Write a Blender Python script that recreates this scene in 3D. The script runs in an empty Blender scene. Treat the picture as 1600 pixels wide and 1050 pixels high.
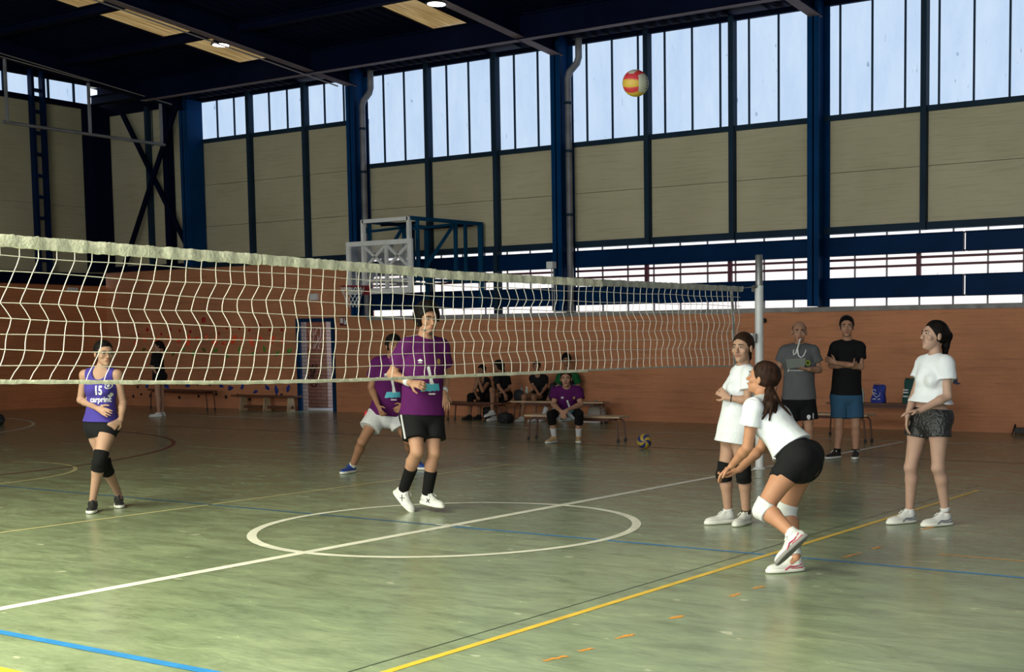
import bpy, bmesh, math, random
import numpy as np
from mathutils import Vector, Matrix
from mathutils.bvhtree import BVHTree
import openvdb as vdb

random.seed(7)
SC = bpy.context.scene
COL = SC.collection
pi = math.pi

# ------------------------------------------------------------------ camera
CAM = Vector((7.32, -8.1954, 1.5336))
YAW, PITCH, ROLL = -0.5538, -0.0771, -0.0075
FPX, PPX, PPY = 2046.7812, 1059.9112, 688.9442
_F = Vector((math.sin(YAW)*math.cos(PITCH), math.cos(YAW)*math.cos(PITCH), math.sin(PITCH)))
_R0 = Vector((math.cos(YAW), -math.sin(YAW), 0)); _U0 = _R0.cross(_F)
_R = _R0*math.cos(ROLL) + _U0*math.sin(ROLL); _U = -_R0*math.sin(ROLL) + _U0*math.cos(ROLL)
cd = bpy.data.cameras.new('camera'); cam = bpy.data.objects.new('camera', cd); COL.objects.link(cam)
m = Matrix.Identity(4)
for i in range(3):
    m[i][0] = _R[i]; m[i][1] = _U[i]; m[i][2] = -_F[i]; m[i][3] = CAM[i]
cam.matrix_world = m
cd.sensor_fit = 'HORIZONTAL'; cd.sensor_width = 36.0; cd.lens = FPX/1600*36
cd.shift_x = (800-PPX)/1600; cd.shift_y = (PPY-525)/1600
cd.clip_start = 0.1; cd.clip_end = 200
SC.camera = cam

def ray(u, v): return _R*((u-PPX)/FPX) - _U*((v-PPY)/FPX) + _F
def on_floor(u, v, z=0.0):
    d = ray(u, v); return CAM + d*((z-CAM.z)/d.z)
def on_y(u, v, Y=12.46):
    d = ray(u, v); return CAM + d*((Y-CAM.y)/d.y)
def on_x(u, v, X=-22.36):
    d = ray(u, v); return CAM + d*((X-CAM.x)/d.x)

# ------------------------------------------------------------------ render look
SC.view_settings.view_transform = 'Standard'; SC.view_settings.look = 'None'
SC.view_settings.gamma = 1.0; SC.view_settings.use_curve_mapping = False
SC.view_settings.exposure = 0.0
SC.cycles.max_bounces = 6; SC.cycles.diffuse_bounces = 3; SC.cycles.glossy_bounces = 3
SC.cycles.transparent_max_bounces = 12; SC.cycles.transmission_bounces = 4
SC.cycles.caustics_reflective = False; SC.cycles.caustics_refractive = False
SC.cycles.sample_clamp_indirect = 4.0

# ------------------------------------------------------------------ light
w = bpy.data.worlds.new('world'); SC.world = w; w.use_nodes = True
bg = w.node_tree.nodes['Background']; bg.inputs[0].default_value = (0.75, 0.86, 1.0, 1); bg.inputs[1].default_value = 1.5

def area(name, loc, target, sx, sy, power, color):
    l = bpy.data.lights.new(name, 'AREA'); l.shape = 'RECTANGLE'; l.size = sx; l.size_y = sy
    l.energy = power; l.color = color
    o = bpy.data.objects.new(name, l); COL.objects.link(o); o.location = loc
    o.rotation_euler = (Vector(target)-Vector(loc)).to_track_quat('-Z', 'Y').to_euler()
    return o
# daylight through the high window band and the low openings of the long wall behind the camera
LIGHT_HIGH, LIGHT_LOW, LIGHT_GATE, LIGHT_FILL = 500, 950, 400, 2500
area('daylight_high_windows', (6, -12.2, 6.2), (6, -6, 3.6), 24, 1.8, LIGHT_HIGH, (0.86, 0.95, 1.0))
area('daylight_low_openings', (6, -12.2, 2.7), (6, 0, 1.9), 24, 1.1, LIGHT_LOW, (0.95, 1.0, 0.95))
# sunlit gate standing open in that wall, to the left of the camera
area('daylight_open_gate', (-1.5, -12.2, 1.9), (-2.5, -3.0, 0.0), 7.0, 3.4, LIGHT_GATE, (1.0, 1.0, 0.78))
# added fill under the unseen near roof, brightens the floor at the front
LS = area('near_floor_fill', (-0.6, -9.3, 7.5), (-0.4, -8.3, 0), 11.0, 3.0, LIGHT_FILL, (1.0, 1.0, 0.66)); LS.data.spread = math.radians(120)

# ------------------------------------------------------------------ materials
def srgb(r, g, b):
    f = lambda c: (c/255/12.92) if c/255 <= 0.04045 else ((c/255+0.055)/1.055)**2.4
    return (f(r), f(g), f(b), 1)
MATS = {}
def mat(name, color=(0.5, 0.5, 0.5, 1), rough=0.6, metal=0.0, noise=None, bump=None, emit=None, alpha=None, spec=None, sheen=None):
    """plain painted / cloth material; noise=(scale, amount), bump=(scale, strength)"""
    if name in MATS: return MATS[name]
    if len(color) == 3: color = tuple(color)+(1,)
    mt = bpy.data.materials.new(name); mt.use_nodes = True; nt = mt.node_tree
    b = nt.nodes['Principled BSDF']
    b.inputs['Base Color'].default_value = color; b.inputs['Roughness'].default_value = rough
    b.inputs['Metallic'].default_value = metal
    if spec is not None: b.inputs['Specular IOR Level'].default_value = spec
    if alpha is not None: b.inputs['Alpha'].default_value = alpha
    tc = nt.nodes.new('ShaderNodeTexCoord')
    if noise:
        n = nt.nodes.new('ShaderNodeTexNoise'); n.inputs['Scale'].default_value = noise[0]; n.inputs['Detail'].default_value = 4
        nt.links.new(tc.outputs['Object'], n.inputs['Vector'])
        mx = nt.nodes.new('ShaderNodeMix'); mx.data_type = 'RGBA'
        mr = nt.nodes.new('ShaderNodeMapRange'); mr.inputs[1].default_value = 0.3; mr.inputs[2].default_value = 0.7
        nt.links.new(n.outputs['Fac'], mr.inputs[0]); nt.links.new(mr.outputs[0], mx.inputs[0])
        a = noise[1]
        mx.inputs[6].default_value = tuple(c*(1-a) for c in color[:3])+(1,)
        mx.inputs[7].default_value = tuple(min(1, c*(1+a)) for c in color[:3])+(1,)
        nt.links.new(mx.outputs[2], b.inputs['Base Color'])
    if bump:
        n = nt.nodes.new('ShaderNodeTexNoise'); n.inputs['Scale'].default_value = bump[0]; n.inputs['Detail'].default_value = 3
        nt.links.new(tc.outputs['Object'], n.inputs['Vector'])
        bp = nt.nodes.new('ShaderNodeBump'); bp.inputs['Strength'].default_value = bump[1]; bp.inputs['Distance'].default_value = 0.02
        nt.links.new(n.outputs['Fac'], bp.inputs['Height']); nt.links.new(bp.outputs[0], b.inputs['Normal'])
    if emit:
        b.inputs['Emission Color'].default_value = tuple(emit[:3])+(1,); b.inputs['Emission Strength'].default_value = emit[3]
    MATS[name] = mt; return mt

def nodes_of(name):
    mt = bpy.data.materials.new(name); mt.use_nodes = True; MATS[name] = mt
    nt = mt.node_tree; return mt, nt, nt.nodes['Principled BSDF'], nt.nodes.new('ShaderNodeTexCoord')
def N(nt, kind, **kw):
    n = nt.nodes.new(kind)
    for k, v in kw.items():
        if isinstance(v, (int, float, tuple)) and k in [i.name for i in n.inputs]: n.inputs[k].default_value = v
        else: setattr(n, k, v)
    return n
def ramp(nt, src, stops):
    r = nt.nodes.new('ShaderNodeValToRGB'); nt.links.new(src, r.inputs[0]); e = r.color_ramp.elements
    while len(e) < len(stops): e.new(0.5)
    for el, (p, c) in zip(e, stops): el.position = p; el.color = tuple(c)+((1,) if len(c) == 3 else ())
    return r.outputs[0]
def mapping(nt, tc, scale=(1, 1, 1), rot=(0, 0, 0), out='Object'):
    mp = nt.nodes.new('ShaderNodeMapping'); mp.inputs['Scale'].default_value = scale; mp.inputs['Rotation'].default_value = rot
    nt.links.new(tc.outputs[out], mp.inputs['Vector']); return mp.outputs[0]
def mixc(nt, fac, a, b, mode='MIX'):
    mx = nt.nodes.new('ShaderNodeMix'); mx.data_type = 'RGBA'; mx.blend_type = mode
    for s, i in ((fac, 0), (a, 6), (b, 7)):
        if isinstance(s, (int, float)): mx.inputs[i].default_value = s
        elif isinstance(s, tuple): mx.inputs[i].default_value = s if len(s) == 4 else s+(1,)
        else: nt.links.new(s, mx.inputs[i])
    return mx.outputs[2]

def make_floor_mat():
    mt, nt, b, tc = nodes_of('painted_floor')
    # worn green court paint, brushed and scuffed in streaks
    n1 = N(nt, 'ShaderNodeTexNoise', Scale=0.55, Detail=4.0); nt.links.new(mapping(nt, tc), n1.inputs['Vector'])
    n2 = N(nt, 'ShaderNodeTexNoise', Scale=2.2, Detail=7.0, Roughness=0.7, Distortion=0.6)
    nt.links.new(mapping(nt, tc, (0.8, 2.6, 1), (0, 0, 0.55)), n2.inputs['Vector'])
    n3 = N(nt, 'ShaderNodeTexNoise', Scale=14.0, Detail=5.0, Roughness=0.6)
    nt.links.new(mapping(nt, tc, (0.7, 3.0, 1), (0, 0, 0.35)), n3.inputs['Vector'])
    c1 = ramp(nt, n1.outputs['Fac'], [(0.32, FLOOR_A), (0.68, FLOOR_B)])
    f2 = ramp(nt, n2.outputs['Fac'], [(0.3, (0.66, 0.68, 0.64)), (0.52, (1, 1, 1)), (0.75, (1.30, 1.30, 1.22))])
    c = mixc(nt, 1.0, c1, f2, 'MULTIPLY')
    f3 = ramp(nt, n3.outputs['Fac'], [(0.3, (0.88, 0.88, 0.88)), (0.7, (1.1, 1.1, 1.08))])
    c = mixc(nt, 1.0, c, f3, 'MULTIPLY')
    n4 = N(nt, 'ShaderNodeTexNoise', Scale=3.1, Detail=2.0); nt.links.new(mapping(nt, tc, (1, 1.6, 1)), n4.inputs['Vector'])
    sp = ramp(nt, n4.outputs['Fac'], [(0.705, (0, 0, 0)), (0.73, (1, 1, 1))])
    c = mixc(nt, sp, c, (0.42, 0.45, 0.33))
    nt.links.new(c, b.inputs['Base Color'])
    mr = N(nt, 'ShaderNodeMapRange'); nt.links.new(n2.outputs['Fac'], mr.inputs[0])
    mr.inputs[1].default_value = 0.3; mr.inputs[2].default_value = 0.75; mr.inputs[3].default_value = 0.16; mr.inputs[4].default_value = 0.30
    nt.links.new(mr.outputs[0], b.inputs['Roughness'])
    b.inputs['Specular IOR Level'].default_value = 0.5
    bp = N(nt, 'ShaderNodeBump', Strength=0.14, Distance=0.02); nt.links.new(n2.outputs['Fac'], bp.inputs['Height'])
    bp2 = N(nt, 'ShaderNodeBump', Strength=0.05, Distance=0.01); nt.links.new(n3.outputs['Fac'], bp2.inputs['Height'])
    nt.links.new(bp.outputs[0], bp2.inputs['Normal']); nt.links.new(bp2.outputs[0], b.inputs['Normal'])
    return mt
FLOOR_A, FLOOR_B = (0.185, 0.235, 0.150), (0.265, 0.315, 0.205)

def make_brick_mat(name, c1, c2, mortar, axis='x', bscale=1.0, bumps=0.15):
    mt, nt, b, tc = nodes_of(name)
    sep = N(nt, 'ShaderNodeSeparateXYZ'); nt.links.new(tc.outputs['Object'], sep.inputs[0])
    cmb = N(nt, 'ShaderNodeCombineXYZ'); nt.links.new(sep.outputs[0 if axis == 'x' else 1], cmb.inputs[0]); nt.links.new(sep.outputs[2], cmb.inputs[1])
    br = N(nt, 'ShaderNodeTexBrick'); nt.links.new(cmb.outputs[0], br.inputs['Vector'])
    br.inputs['Color1'].default_value = c1+(1,); br.inputs['Color2'].default_value = c2+(1,); br.inputs['Mortar'].default_value = mortar+(1,)
    br.inputs['Scale'].default_value = 1.0; br.inputs['Brick Width'].default_value = 0.25*bscale; br.inputs['Row Height'].default_value = 0.062*bscale
    br.inputs['Mortar Size'].default_value = 0.006*bscale; br.inputs['Mortar Smooth'].default_value = 0.3
    n = N(nt, 'ShaderNodeTexNoise', Scale=0.9, Detail=5.0); nt.links.new(tc.outputs['Object'], n.inputs['Vector'])
    st = ramp(nt, n.outputs['Fac'], [(0.3, (0.82, 0.82, 0.82)), (0.7, (1.1, 1.08, 1.05))])
    c = mixc(nt, 1.0, br.outputs['Color'], st, 'MULTIPLY')
    nh = N(nt, 'ShaderNodeTexNoise', Scale=1.2, Detail=6.0, Roughness=0.7); nt.links.new(mapping(nt, tc, (0.9, 0.9, 16)), nh.inputs['Vector'])
    c = mixc(nt, 1.0, c, ramp(nt, nh.outputs['Fac'], [(0.30, (0.74, 0.72, 0.70)), (0.46, (1, 1, 1)), (0.7, (1.08, 1.08, 1.08))]), 'MULTIPLY')
    nt.links.new(c, b.inputs['Base Color']); b.inputs['Roughness'].default_value = 0.75
    bp = N(nt, 'ShaderNodeBump', Strength=bumps, Distance=0.006); nt.links.new(br.outputs['Fac'], bp.inputs['Height']); bp.invert = True
    nt.links.new(bp.outputs[0], b.inputs['Normal'])
    return mt

def make_cream_mat(name, axis='x'):
    mt, nt, b, tc = nodes_of(name)
    n = N(nt, 'ShaderNodeTexNoise', Scale=0.7, Detail=6.0); nt.links.new(tc.outputs['Object'], n.inputs['Vector'])
    n2 = N(nt, 'ShaderNodeTexNoise', Scale=3.0, Detail=4.0)
    nt.links.new(mapping(nt, tc, (0.6, 0.6, 12)), n2.inputs['Vector'])
    c = ramp(nt, n.outputs['Fac'], [(0.3, (0.44, 0.395, 0.27)), (0.7, (0.53, 0.48, 0.34))])
    st = ramp(nt, n2.outputs['Fac'], [(0.28, (0.86, 0.85, 0.83)), (0.5, (1, 1, 1))])
    nt.links.new(mixc(nt, 1.0, c, st, 'MULTIPLY'), b.inputs['Base Color'])
    b.inputs['Roughness'].default_value = 0.7
    bp = N(nt, 'ShaderNodeBump', Strength=0.08, Distance=0.01); nt.links.new(n2.outputs['Fac'], bp.inputs['Height']); nt.links.new(bp.outputs[0], b.inputs['Normal'])
    return mt

def make_blue(name, col, rough=0.45):
    mt, nt, b, tc = nodes_of(name)
    n = N(nt, 'ShaderNodeTexNoise', Scale=1.4, Detail=5.0); nt.links.new(tc.outputs['Object'], n.inputs['Vector'])
    a = tuple(c*0.8 for c in col); d = tuple(c*1.25 for c in col)
    nt.links.new(ramp(nt, n.outputs['Fac'], [(0.3, a), (0.7, d)]), b.inputs['Base Color'])
    b.inputs['Roughness'].default_value = rough; b.inputs['Specular IOR Level'].default_value = 0.06
    return mt

def make_pane(name, lo, hi, z0, z1, strength):
    """weathered translucent sheet lit by the sky outside: dirt runs and scratches on it"""
    mt, nt, b, tc = nodes_of(name)
    sep = N(nt, 'ShaderNodeSeparateXYZ'); nt.links.new(tc.outputs['Object'], sep.inputs[0])
    n1 = N(nt, 'ShaderNodeTexNoise', Scale=1.3, Detail=6.0, Roughness=0.65); nt.links.new(mapping(nt, tc, (1.6, 1.6, 0.5)), n1.inputs['Vector'])
    col = ramp(nt, n1.outputs['Fac'], [(0.3, lo), (0.7, hi)])
    n2 = N(nt, 'ShaderNodeTexNoise', Scale=9.0, Detail=3.0, Roughness=0.6); nt.links.new(mapping(nt, tc, (2.4, 2.4, 0.35)), n2.inputs['Vector'])
    dirt = ramp(nt, n2.outputs['Fac'], [(0.24, (0.45, 0.5, 0.52)), (0.31, (1, 1, 1))])
    n3 = N(nt, 'ShaderNodeTexNoise', Scale=5.0, Detail=1.0); nt.links.new(mapping(nt, tc, (1.5, 1.5, 0.8)), n3.inputs['Vector'])
    sp = ramp(nt, n3.outputs['Fac'], [(0.2, (0.55, 0.6, 0.65)), (0.24, (1, 1, 1))])
    c = mixc(nt, 1.0, mixc(nt, 1.0, col, dirt, 'MULTIPLY'), sp, 'MULTIPLY')
    b.inputs['Base Color'].default_value = (0.03, 0.03, 0.03, 1); b.inputs['Roughness'].default_value = 0.35
    nt.links.new(c, b.inputs['Emission Color']); b.inputs['Emission Strength'].default_value = strength
    return mt

M_FLOOR = make_floor_mat()
M_BRICK = make_brick_mat('orange_brick', (0.60, 0.250, 0.125), (0.565, 0.234, 0.117), (0.545, 0.228, 0.115))
M_BRICKY = make_brick_mat('orange_brick_side', (0.62, 0.232, 0.102), (0.58, 0.216, 0.094), (0.50, 0.195, 0.090), 'y')
M_CREAM = make_cream_mat('cream_panel')
M_BLUE = make_blue('blue_steel_paint', (0.001, 0.033, 0.118))
M_BEAM = make_blue('blue_beam_paint', (0.0006, 0.018, 0.070))
M_NAVY = make_blue('dark_navy_paint', (0.0015, 0.004, 0.020), 0.7)
M_RAIL = make_blue('slate_rail_paint', (0.014, 0.030, 0.055))
M_PANE = make_pane('window_sheet', (0.50, 0.66, 0.90), (0.62, 0.77, 0.97), 5.3, 7.2, 0.98)
M_STRIP = make_pane('bright_outdoor_sheet', (0.96, 0.88, 0.89), (1.0, 0.95, 0.94), 2, 3.4, 1.12)
M_GREY = mat('grey_metal', (0.22, 0.22, 0.24), 0.45, 0.3, noise=(3, 0.25))
M_PIPE = mat('grey_pipe', (0.16, 0.155, 0.18), 0.5, noise=(4, 0.3))
M_CAP = mat('concrete_cap', (0.30, 0.29, 0.29), 0.8, noise=(6, 0.25))
M_RED = mat('dark_red_bar', (0.09, 0.012, 0.03), 0.5)
M_WHITE = mat('white_paint', (0.75, 0.75, 0.77), 0.4, noise=(5, 0.08))
M_BLACK = mat('black_paint', (0.01, 0.01, 0.012), 0.5)

# ------------------------------------------------------------------ mesh builder
class MB:
    def __init__(s): s.v = []; s.f = []
    def box(s, x0, x1, y0, y1, z0, z1):
        i = len(s.v)
        s.v += [(x, y, z) for x in (x0, x1) for y in (y0, y1) for z in (z0, z1)]
        s.f += [(i, i+1, i+3, i+2), (i+4, i+6, i+7, i+5), (i, i+4, i+5, i+1), (i+2, i+3, i+7, i+6), (i, i+2, i+6, i+4), (i+1, i+5, i+7, i+3)]
        return s
    def bar(s, a, b, w, h=None, up=(0, 0, 1)):
        """rectangular bar from a to b; w across, h along up"""
        h = h or w; a = Vector(a); b = Vector(b); d = (b-a).normalized(); u = Vector(up)
        if abs(d.dot(u)) > 0.97: u = Vector((0, 1, 0))
        r = d.cross(u).normalized(); u = r.cross(d)
        i = len(s.v)
        for p in (a, b):
            for sx, sy in ((-1, -1), (1, -1), (1, 1), (-1, 1)): s.v.append(tuple(p + r*(sx*w/2) + u*(sy*h/2)))
        s.f += [(i+3, i+2, i+1, i), (i+4, i+5, i+6, i+7)] + [(i+k, i+(k+1) % 4, i+4+(k+1) % 4, i+4+k) for k in range(4)]
        return s
    def tube(s, pts, r, n=8, closed=False, caps=True):
        pts = [Vector(p) for p in pts]; rr = r if isinstance(r, (list, tuple)) else [r]*len(pts)
        i0 = len(s.v); m = len(pts); prev = None
        for k, p in enumerate(pts):
            if closed: d = pts[(k+1) % m]-pts[k-1]
            else: d = pts[min(k+1, m-1)]-pts[max(k-1, 0)]
            d = d.normalized() if d.length > 1e-9 else Vector((0, 0, 1))
            if prev is None:
                up = Vector((0, 0, 1)) if abs(d.z) < 0.9 else Vector((1, 0, 0)); x = d.cross(up).normalized()
            else: x = (prev - d*prev.dot(d)); x = x.normalized() if x.length > 1e-6 else d.orthogonal().normalized()
            prev = x; y = d.cross(x)
            for j in range(n):
                a = 2*pi*j/n; s.v.append(tuple(p + (x*math.cos(a)+y*math.sin(a))*rr[k]))
        for k in range(m if closed else m-1):
            for j in range(n):
                a = i0+k*n+j; b = i0+k*n+(j+1) % n; c = i0+((k+1) % m)*n+(j+1) % n; d = i0+((k+1) % m)*n+j
                s.f.append((a, b, c, d))
        if caps and not closed:
            s.f.append(tuple(i0+j for j in range(n))[::-1]); s.f.append(tuple(i0+(m-1)*n+j for j in range(n)))
        return s
    def lathe(s, c, prof, n=20, axis='z'):
        i0 = len(s.v)
        for r, h in prof:
            for j in range(n):
                a = 2*pi*j/n; x, y = r*math.cos(a), r*math.sin(a)
                p = (x, y, h) if axis == 'z' else ((x, h, y) if axis == 'y' else (h, x, y))
                s.v.append((c[0]+p[0], c[1]+p[1], c[2]+p[2]))
        for k in range(len(prof)-1):
            for j in range(n): s.f.append((i0+k*n+j, i0+k*n+(j+1) % n, i0+(k+1)*n+(j+1) % n, i0+(k+1)*n+j))
        s.f.append(tuple(i0+j for j in range(n))[::-1]); s.f.append(tuple(i0+(len(prof)-1)*n+j for j in range(n)))
        return s
    def poly(s, pts, ext=None):
        """flat polygon, optionally extruded by vector ext"""
        i = len(s.v); n = len(pts); s.v += [tuple(p) for p in pts]; s.f.append(tuple(range(i, i+n)))
        if ext is not None:
            e = Vector(ext); s.v += [tuple(Vector(p)+e) for p in pts]; s.f.append(tuple(range(i+2*n-1, i+n-1, -1)))
            for k in range(n): s.f.append((i+(k+1) % n, i+k, i+n+k, i+n+(k+1) % n))
        return s
    def build(s, name, material, parent=None, loc=None, smooth=False, bevel=0):
        me = bpy.data.meshes.new(name)
        off = Vector(loc) if loc is not None else Vector((0, 0, 0))
        me.from_pydata([tuple(Vector(v)-off) for v in s.v], [], s.f)
        bm = bmesh.new(); bm.from_mesh(me); bmesh.ops.recalc_face_normals(bm, faces=bm.faces)
        if bevel: bmesh.ops.bevel(bm, geom=list(bm.edges), offset=bevel, segments=2, affect='EDGES', profile=0.6)
        bm.to_mesh(me); bm.free()
        if smooth:
            me.polygons.foreach_set('use_smooth', [True]*len(me.polygons))
            try: me.set_sharp_from_angle(angle=math.radians(40))
            except Exception: pass
        me.materials.append(material)
        o = bpy.data.objects.new(name, me); COL.objects.link(o)
        if loc is not None: o.location = off
        if parent is not None: put(o, parent)
        return o

def put(o, parent):
    """parent o while keeping it where it stands in the world (parents are never scaled)"""
    o.parent = parent
    o.matrix_parent_inverse = parent_world(parent).inverted()
def parent_world(p):
    mw = Matrix.LocRotScale(p.location, p.rotation_euler, p.scale)
    return mw if p.parent is None else parent_world(p.parent) @ p.matrix_parent_inverse @ mw
def empty(name, loc, rz=0.0):
    o = bpy.data.objects.new(name, None); COL.objects.link(o); o.location = loc; o.rotation_euler = (0, 0, rz)
    o.empty_display_size = 0.1; return o
def tag(o, label=None, cat=None, group=None, kind=None):
    if label: o['label'] = label
    if cat: o['category'] = cat
    if group: o['group'] = group
    if kind: o['kind'] = kind
    return o
def struct(mb, name, m, label=None, cat=None, **k):
    o = mb.build(name, m, **k); o['kind'] = 'structure'
    if label: o['label'] = label
    if cat: o['category'] = cat
    return o

# ------------------------------------------------------------------ the hall
XL, XR, YW = -22.36, 22.36, 12.46
X0, DX, PW = -0.65, 1.795, 0.5845          # mullion grid and sheet width
COLS = [X0-DX*k for k in range(-11, 11, 3)]  # steel columns of the long walls (5.385 m bays)
MULL = [X0-DX*k for k in range(-12, 12)]
Z_CAP, Z_RB, Z_WB, Z_WT = 2.08, 3.37, 5.31, 7.14
DOOR = (-15.53, -14.33, 2.07)
XSTEP = -13.32                                # high brickwork left of this, openings right of it

struct(MB().box(XL-0.3, XR+0.3, -YW-0.3, YW+0.3, -0.2, 0.0), 'floor', M_FLOOR, 'worn green painted sports hall floor', 'floor')

wl = MB()
wl.box(XL-0.25, DOOR[0], YW, YW+0.25, 0, 3.32).box(DOOR[1], XSTEP, YW, YW+0.25, 0, 3.32).box(DOOR[0], DOOR[1], YW, YW+0.25, DOOR[2], 3.32)
wl.box(XSTEP, XR, YW, YW+0.25, 0, 2.0)
struct(wl, 'wall_back', M_BRICK, 'long orange brick wall behind the players', 'wall')
struct(MB().box(XSTEP, XR, YW-0.04, YW+0.27, 2.0, Z_CAP), 'trim_1', M_CAP, 'grey coping along the top of the low brick wall', 'coping')
struct(MB().box(XL-0.25, XL, -YW, YW, 0, 2.98), 'wall_left', M_BRICKY, 'orange brick end wall in shadow on the left', 'wall')
struct(MB().box(XL, XR, -YW-0.25, -YW, 0, 2.0), 'wall_front', M_BRICK, 'brick wall behind the camera', 'wall')
struct(MB().box(XR, XR+0.25, -YW, YW, 0, 8.6), 'wall_right', M_CREAM, 'cream end wall out of view', 'wall')
struct(MB().box(XL, XR, -YW-0.2, -YW-0.05, Z_RB, Z_WB), 'wall_panel_front', M_CREAM, 'cream panelling behind the camera', 'wall')

# cream sandwich panels between the rails, one band with its joints
band = MB()
for i in range(len(MULL)-1):
    a, b = MULL[i+1], MULL[i]
    a = max(a, XL)
    for z0, z1 in (((Z_RB, 4.34), (4.348, Z_WB)) if a > -13.4 else ((Z_RB, 4.26), (4.268, 5.22), (5.228, 6.28))): band.box(a+0.002, b-0.002, YW, YW+0.12, z0, z1)
    if i % 3 == 1: pass
struct(band, 'wall_panel_back', M_CREAM, 'cream cladding panels above the brickwork', 'wall')
struct(MB().box(XL-0.05, XR, YW+0.125, YW+0.16, Z_RB, Z_WB).box(XL-0.05, -13.4, YW+0.125, YW+0.16, Z_WB, 6.27), 'wall_backing', M_NAVY)
struct(MB().box(XL, -18.7, YW+0.005, YW+0.12, Z_RB-0.05, 7.4), 'wall_corner_panel', M_CREAM, 'cream cladding of the cross braced corner bay', 'wall')
struct(MB().box(XL-0.14, XL-0.02, -YW, YW, 3.25, 4.9).box(XL-0.14, XL-0.02, -YW, YW, 4.908, 7.42).box(XL-0.14, XL-0.02, -YW, YW, 7.89, 8.75), 'wall_panel_left', M_CREAM, 'cream cladding of the end wall', 'wall')

# rails
struct(MB().box(-13.2, XR, YW-0.06, YW+0.1, Z_WB-0.09, Z_WB), 'trim_2', M_RAIL, 'dark sill rail under the high windows', 'rail')
struct(MB().box(-18.6, -13.2, YW-0.06, YW+0.1, 6.19, 6.28), 'trim_60', M_RAIL, 'dark sill rail under the shorter windows at the left', 'rail')
struct(MB().box(XL, XR, YW-0.06, YW+0.1, Z_RB-0.06, Z_RB+0.06), 'trim_3', M_RAIL, 'dark rail under the cream panels', 'rail')
struct(MB().box(XL, XR, YW-0.05, YW+0.1, Z_WT, Z_WT+0.09), 'trim_4', M_NAVY, 'dark head rail over the high windows', 'rail')
struct(MB().box(XL+0.0, XL+0.12, -YW, YW, 7.30, 7.42), 'trim_5', M_NAVY, 'dark sill rail of the end wall windows', 'rail')
struct(MB().box(XL, XL+0.3, -YW, YW-0.2, 2.98, 3.27), 'trim_6', M_NAVY, 'dark blue beam on top of the end wall brickwork', 'beam')
struct(MB().box(XL-0.02, XL+0.02, -YW, YW, 7.89, 8.9), 'trim_7', M_NAVY)

# high windows of the back wall: sheets of 0.58 m with their joints, one window to each mullion bay
n_w = 0
edges = sorted(MULL+[XL])
for i in range(len(edges)-1):
    a, b = edges[i], edges[i+1]
    if a < XL or b < -18.7: continue
    if a > 3.5: continue
    n_w += 1
    o = struct(MB().box(a+0.05, b-0.05, YW+0.03, YW+0.045, Z_WB if a > -13.4 else 6.28, Z_WT), 'window_%d' % n_w, M_PANE,
               None, 'window')
    o['label'] = 'high translucent window bay over the back wall, number %d counted from the far left' % n_w
    jb = MB(); k0 = math.ceil((a-0.154)/PW)
    k = k0
    while 0.154+k*PW < b:
        x = 0.154+k*PW
        if a+0.06 < x < b-0.06: jb.box(x-0.014, x+0.014, YW-0.005, YW+0.03, Z_WB if a > -13.4 else 6.28, Z_WT)
        k += 1
    if jb.v: jb.build('window_joint', M_RED if False else M_RAIL, o)
rest = MB().box(5.0, XR, YW+0.03, YW+0.045, Z_WB, Z_WT)
o = struct(rest, 'window_%d' % (n_w+1), M_PANE, 'run of high windows beyond the right edge', 'window')
o = struct(MB().box(XL-0.05, XL-0.03, -YW, 12.2, 7.42, 7.89), 'window_%d' % (n_w+2), M_PANE, 'narrow high window strip in the end wall', 'window')
jb = MB()
for y in (9.3, 10.0, 11.13, 11.8): jb.box(XL-0.03, XL+0.02, y-0.02, y+0.02, 7.42, 7.89)
jb.build('window_joint', M_RAIL, o)

# bright openings with bars between the low brick wall and the panels
o = struct(MB().box(XSTEP, XR, YW+0.2, YW+0.22, Z_CAP, Z_RB-0.06), 'window_%d' % (n_w+3), M_STRIP, 'bright strip of barred openings above the low brick wall', 'window')
bars = MB()
for z in (2.74, 2.87): bars.box(XSTEP, XR, YW+0.10, YW+0.14, z-0.02, z+0.02)
bars.build('red_bar', M_RED, o)
ps = MB(); x = on_y(1393, 400).x-0.15-PW*30
while x < 6:
    if x > XSTEP: ps.box(x-0.014, x+0.014, YW+0.15, YW+0.17, Z_CAP, Z_RB)
    x += PW
ps.build('thin_post', M_GREY, o)
for x in (-9.76, -6.16, -4.37, -0.78, 1.02):
    MB().box(x-0.035, x+0.035, YW+0.04, YW+0.10, 2.5, 3.0).build('red_post', M_RED, o)

# long blue beams, one piece per bay
BEAMS = []
edges_b = [XSTEP]+[c for c in sorted(COLS) if c > XSTEP+1]
g1 = 0.05
for (z0, z1), nm in (((2.93, 3.245), 'upper'), ((2.21, 2.56), 'lower')):
    cuts = [XSTEP, 0.06, XR]
    for i in range(len(cuts)-1):
        a, b = cuts[i]+(0.022 if i else 0), cuts[i+1]-(0.022 if i == 0 else 0)
        tr = 8+len(BEAMS)
        o = struct(MB().box(a, b, YW-0.10, YW-0.02, z0, z1).box(a, b, YW-0.14, YW+0.02, z1-0.02, z1).box(a, b, YW-0.14, YW+0.02, z0, z0+0.02), 'trim_%d' % tr, M_BEAM,
                   '%s long blue steel beam across the barred openings, %s piece' % (nm, 'left' if i == 0 else 'right'), 'beam')
        BEAMS.append(o)

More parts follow.
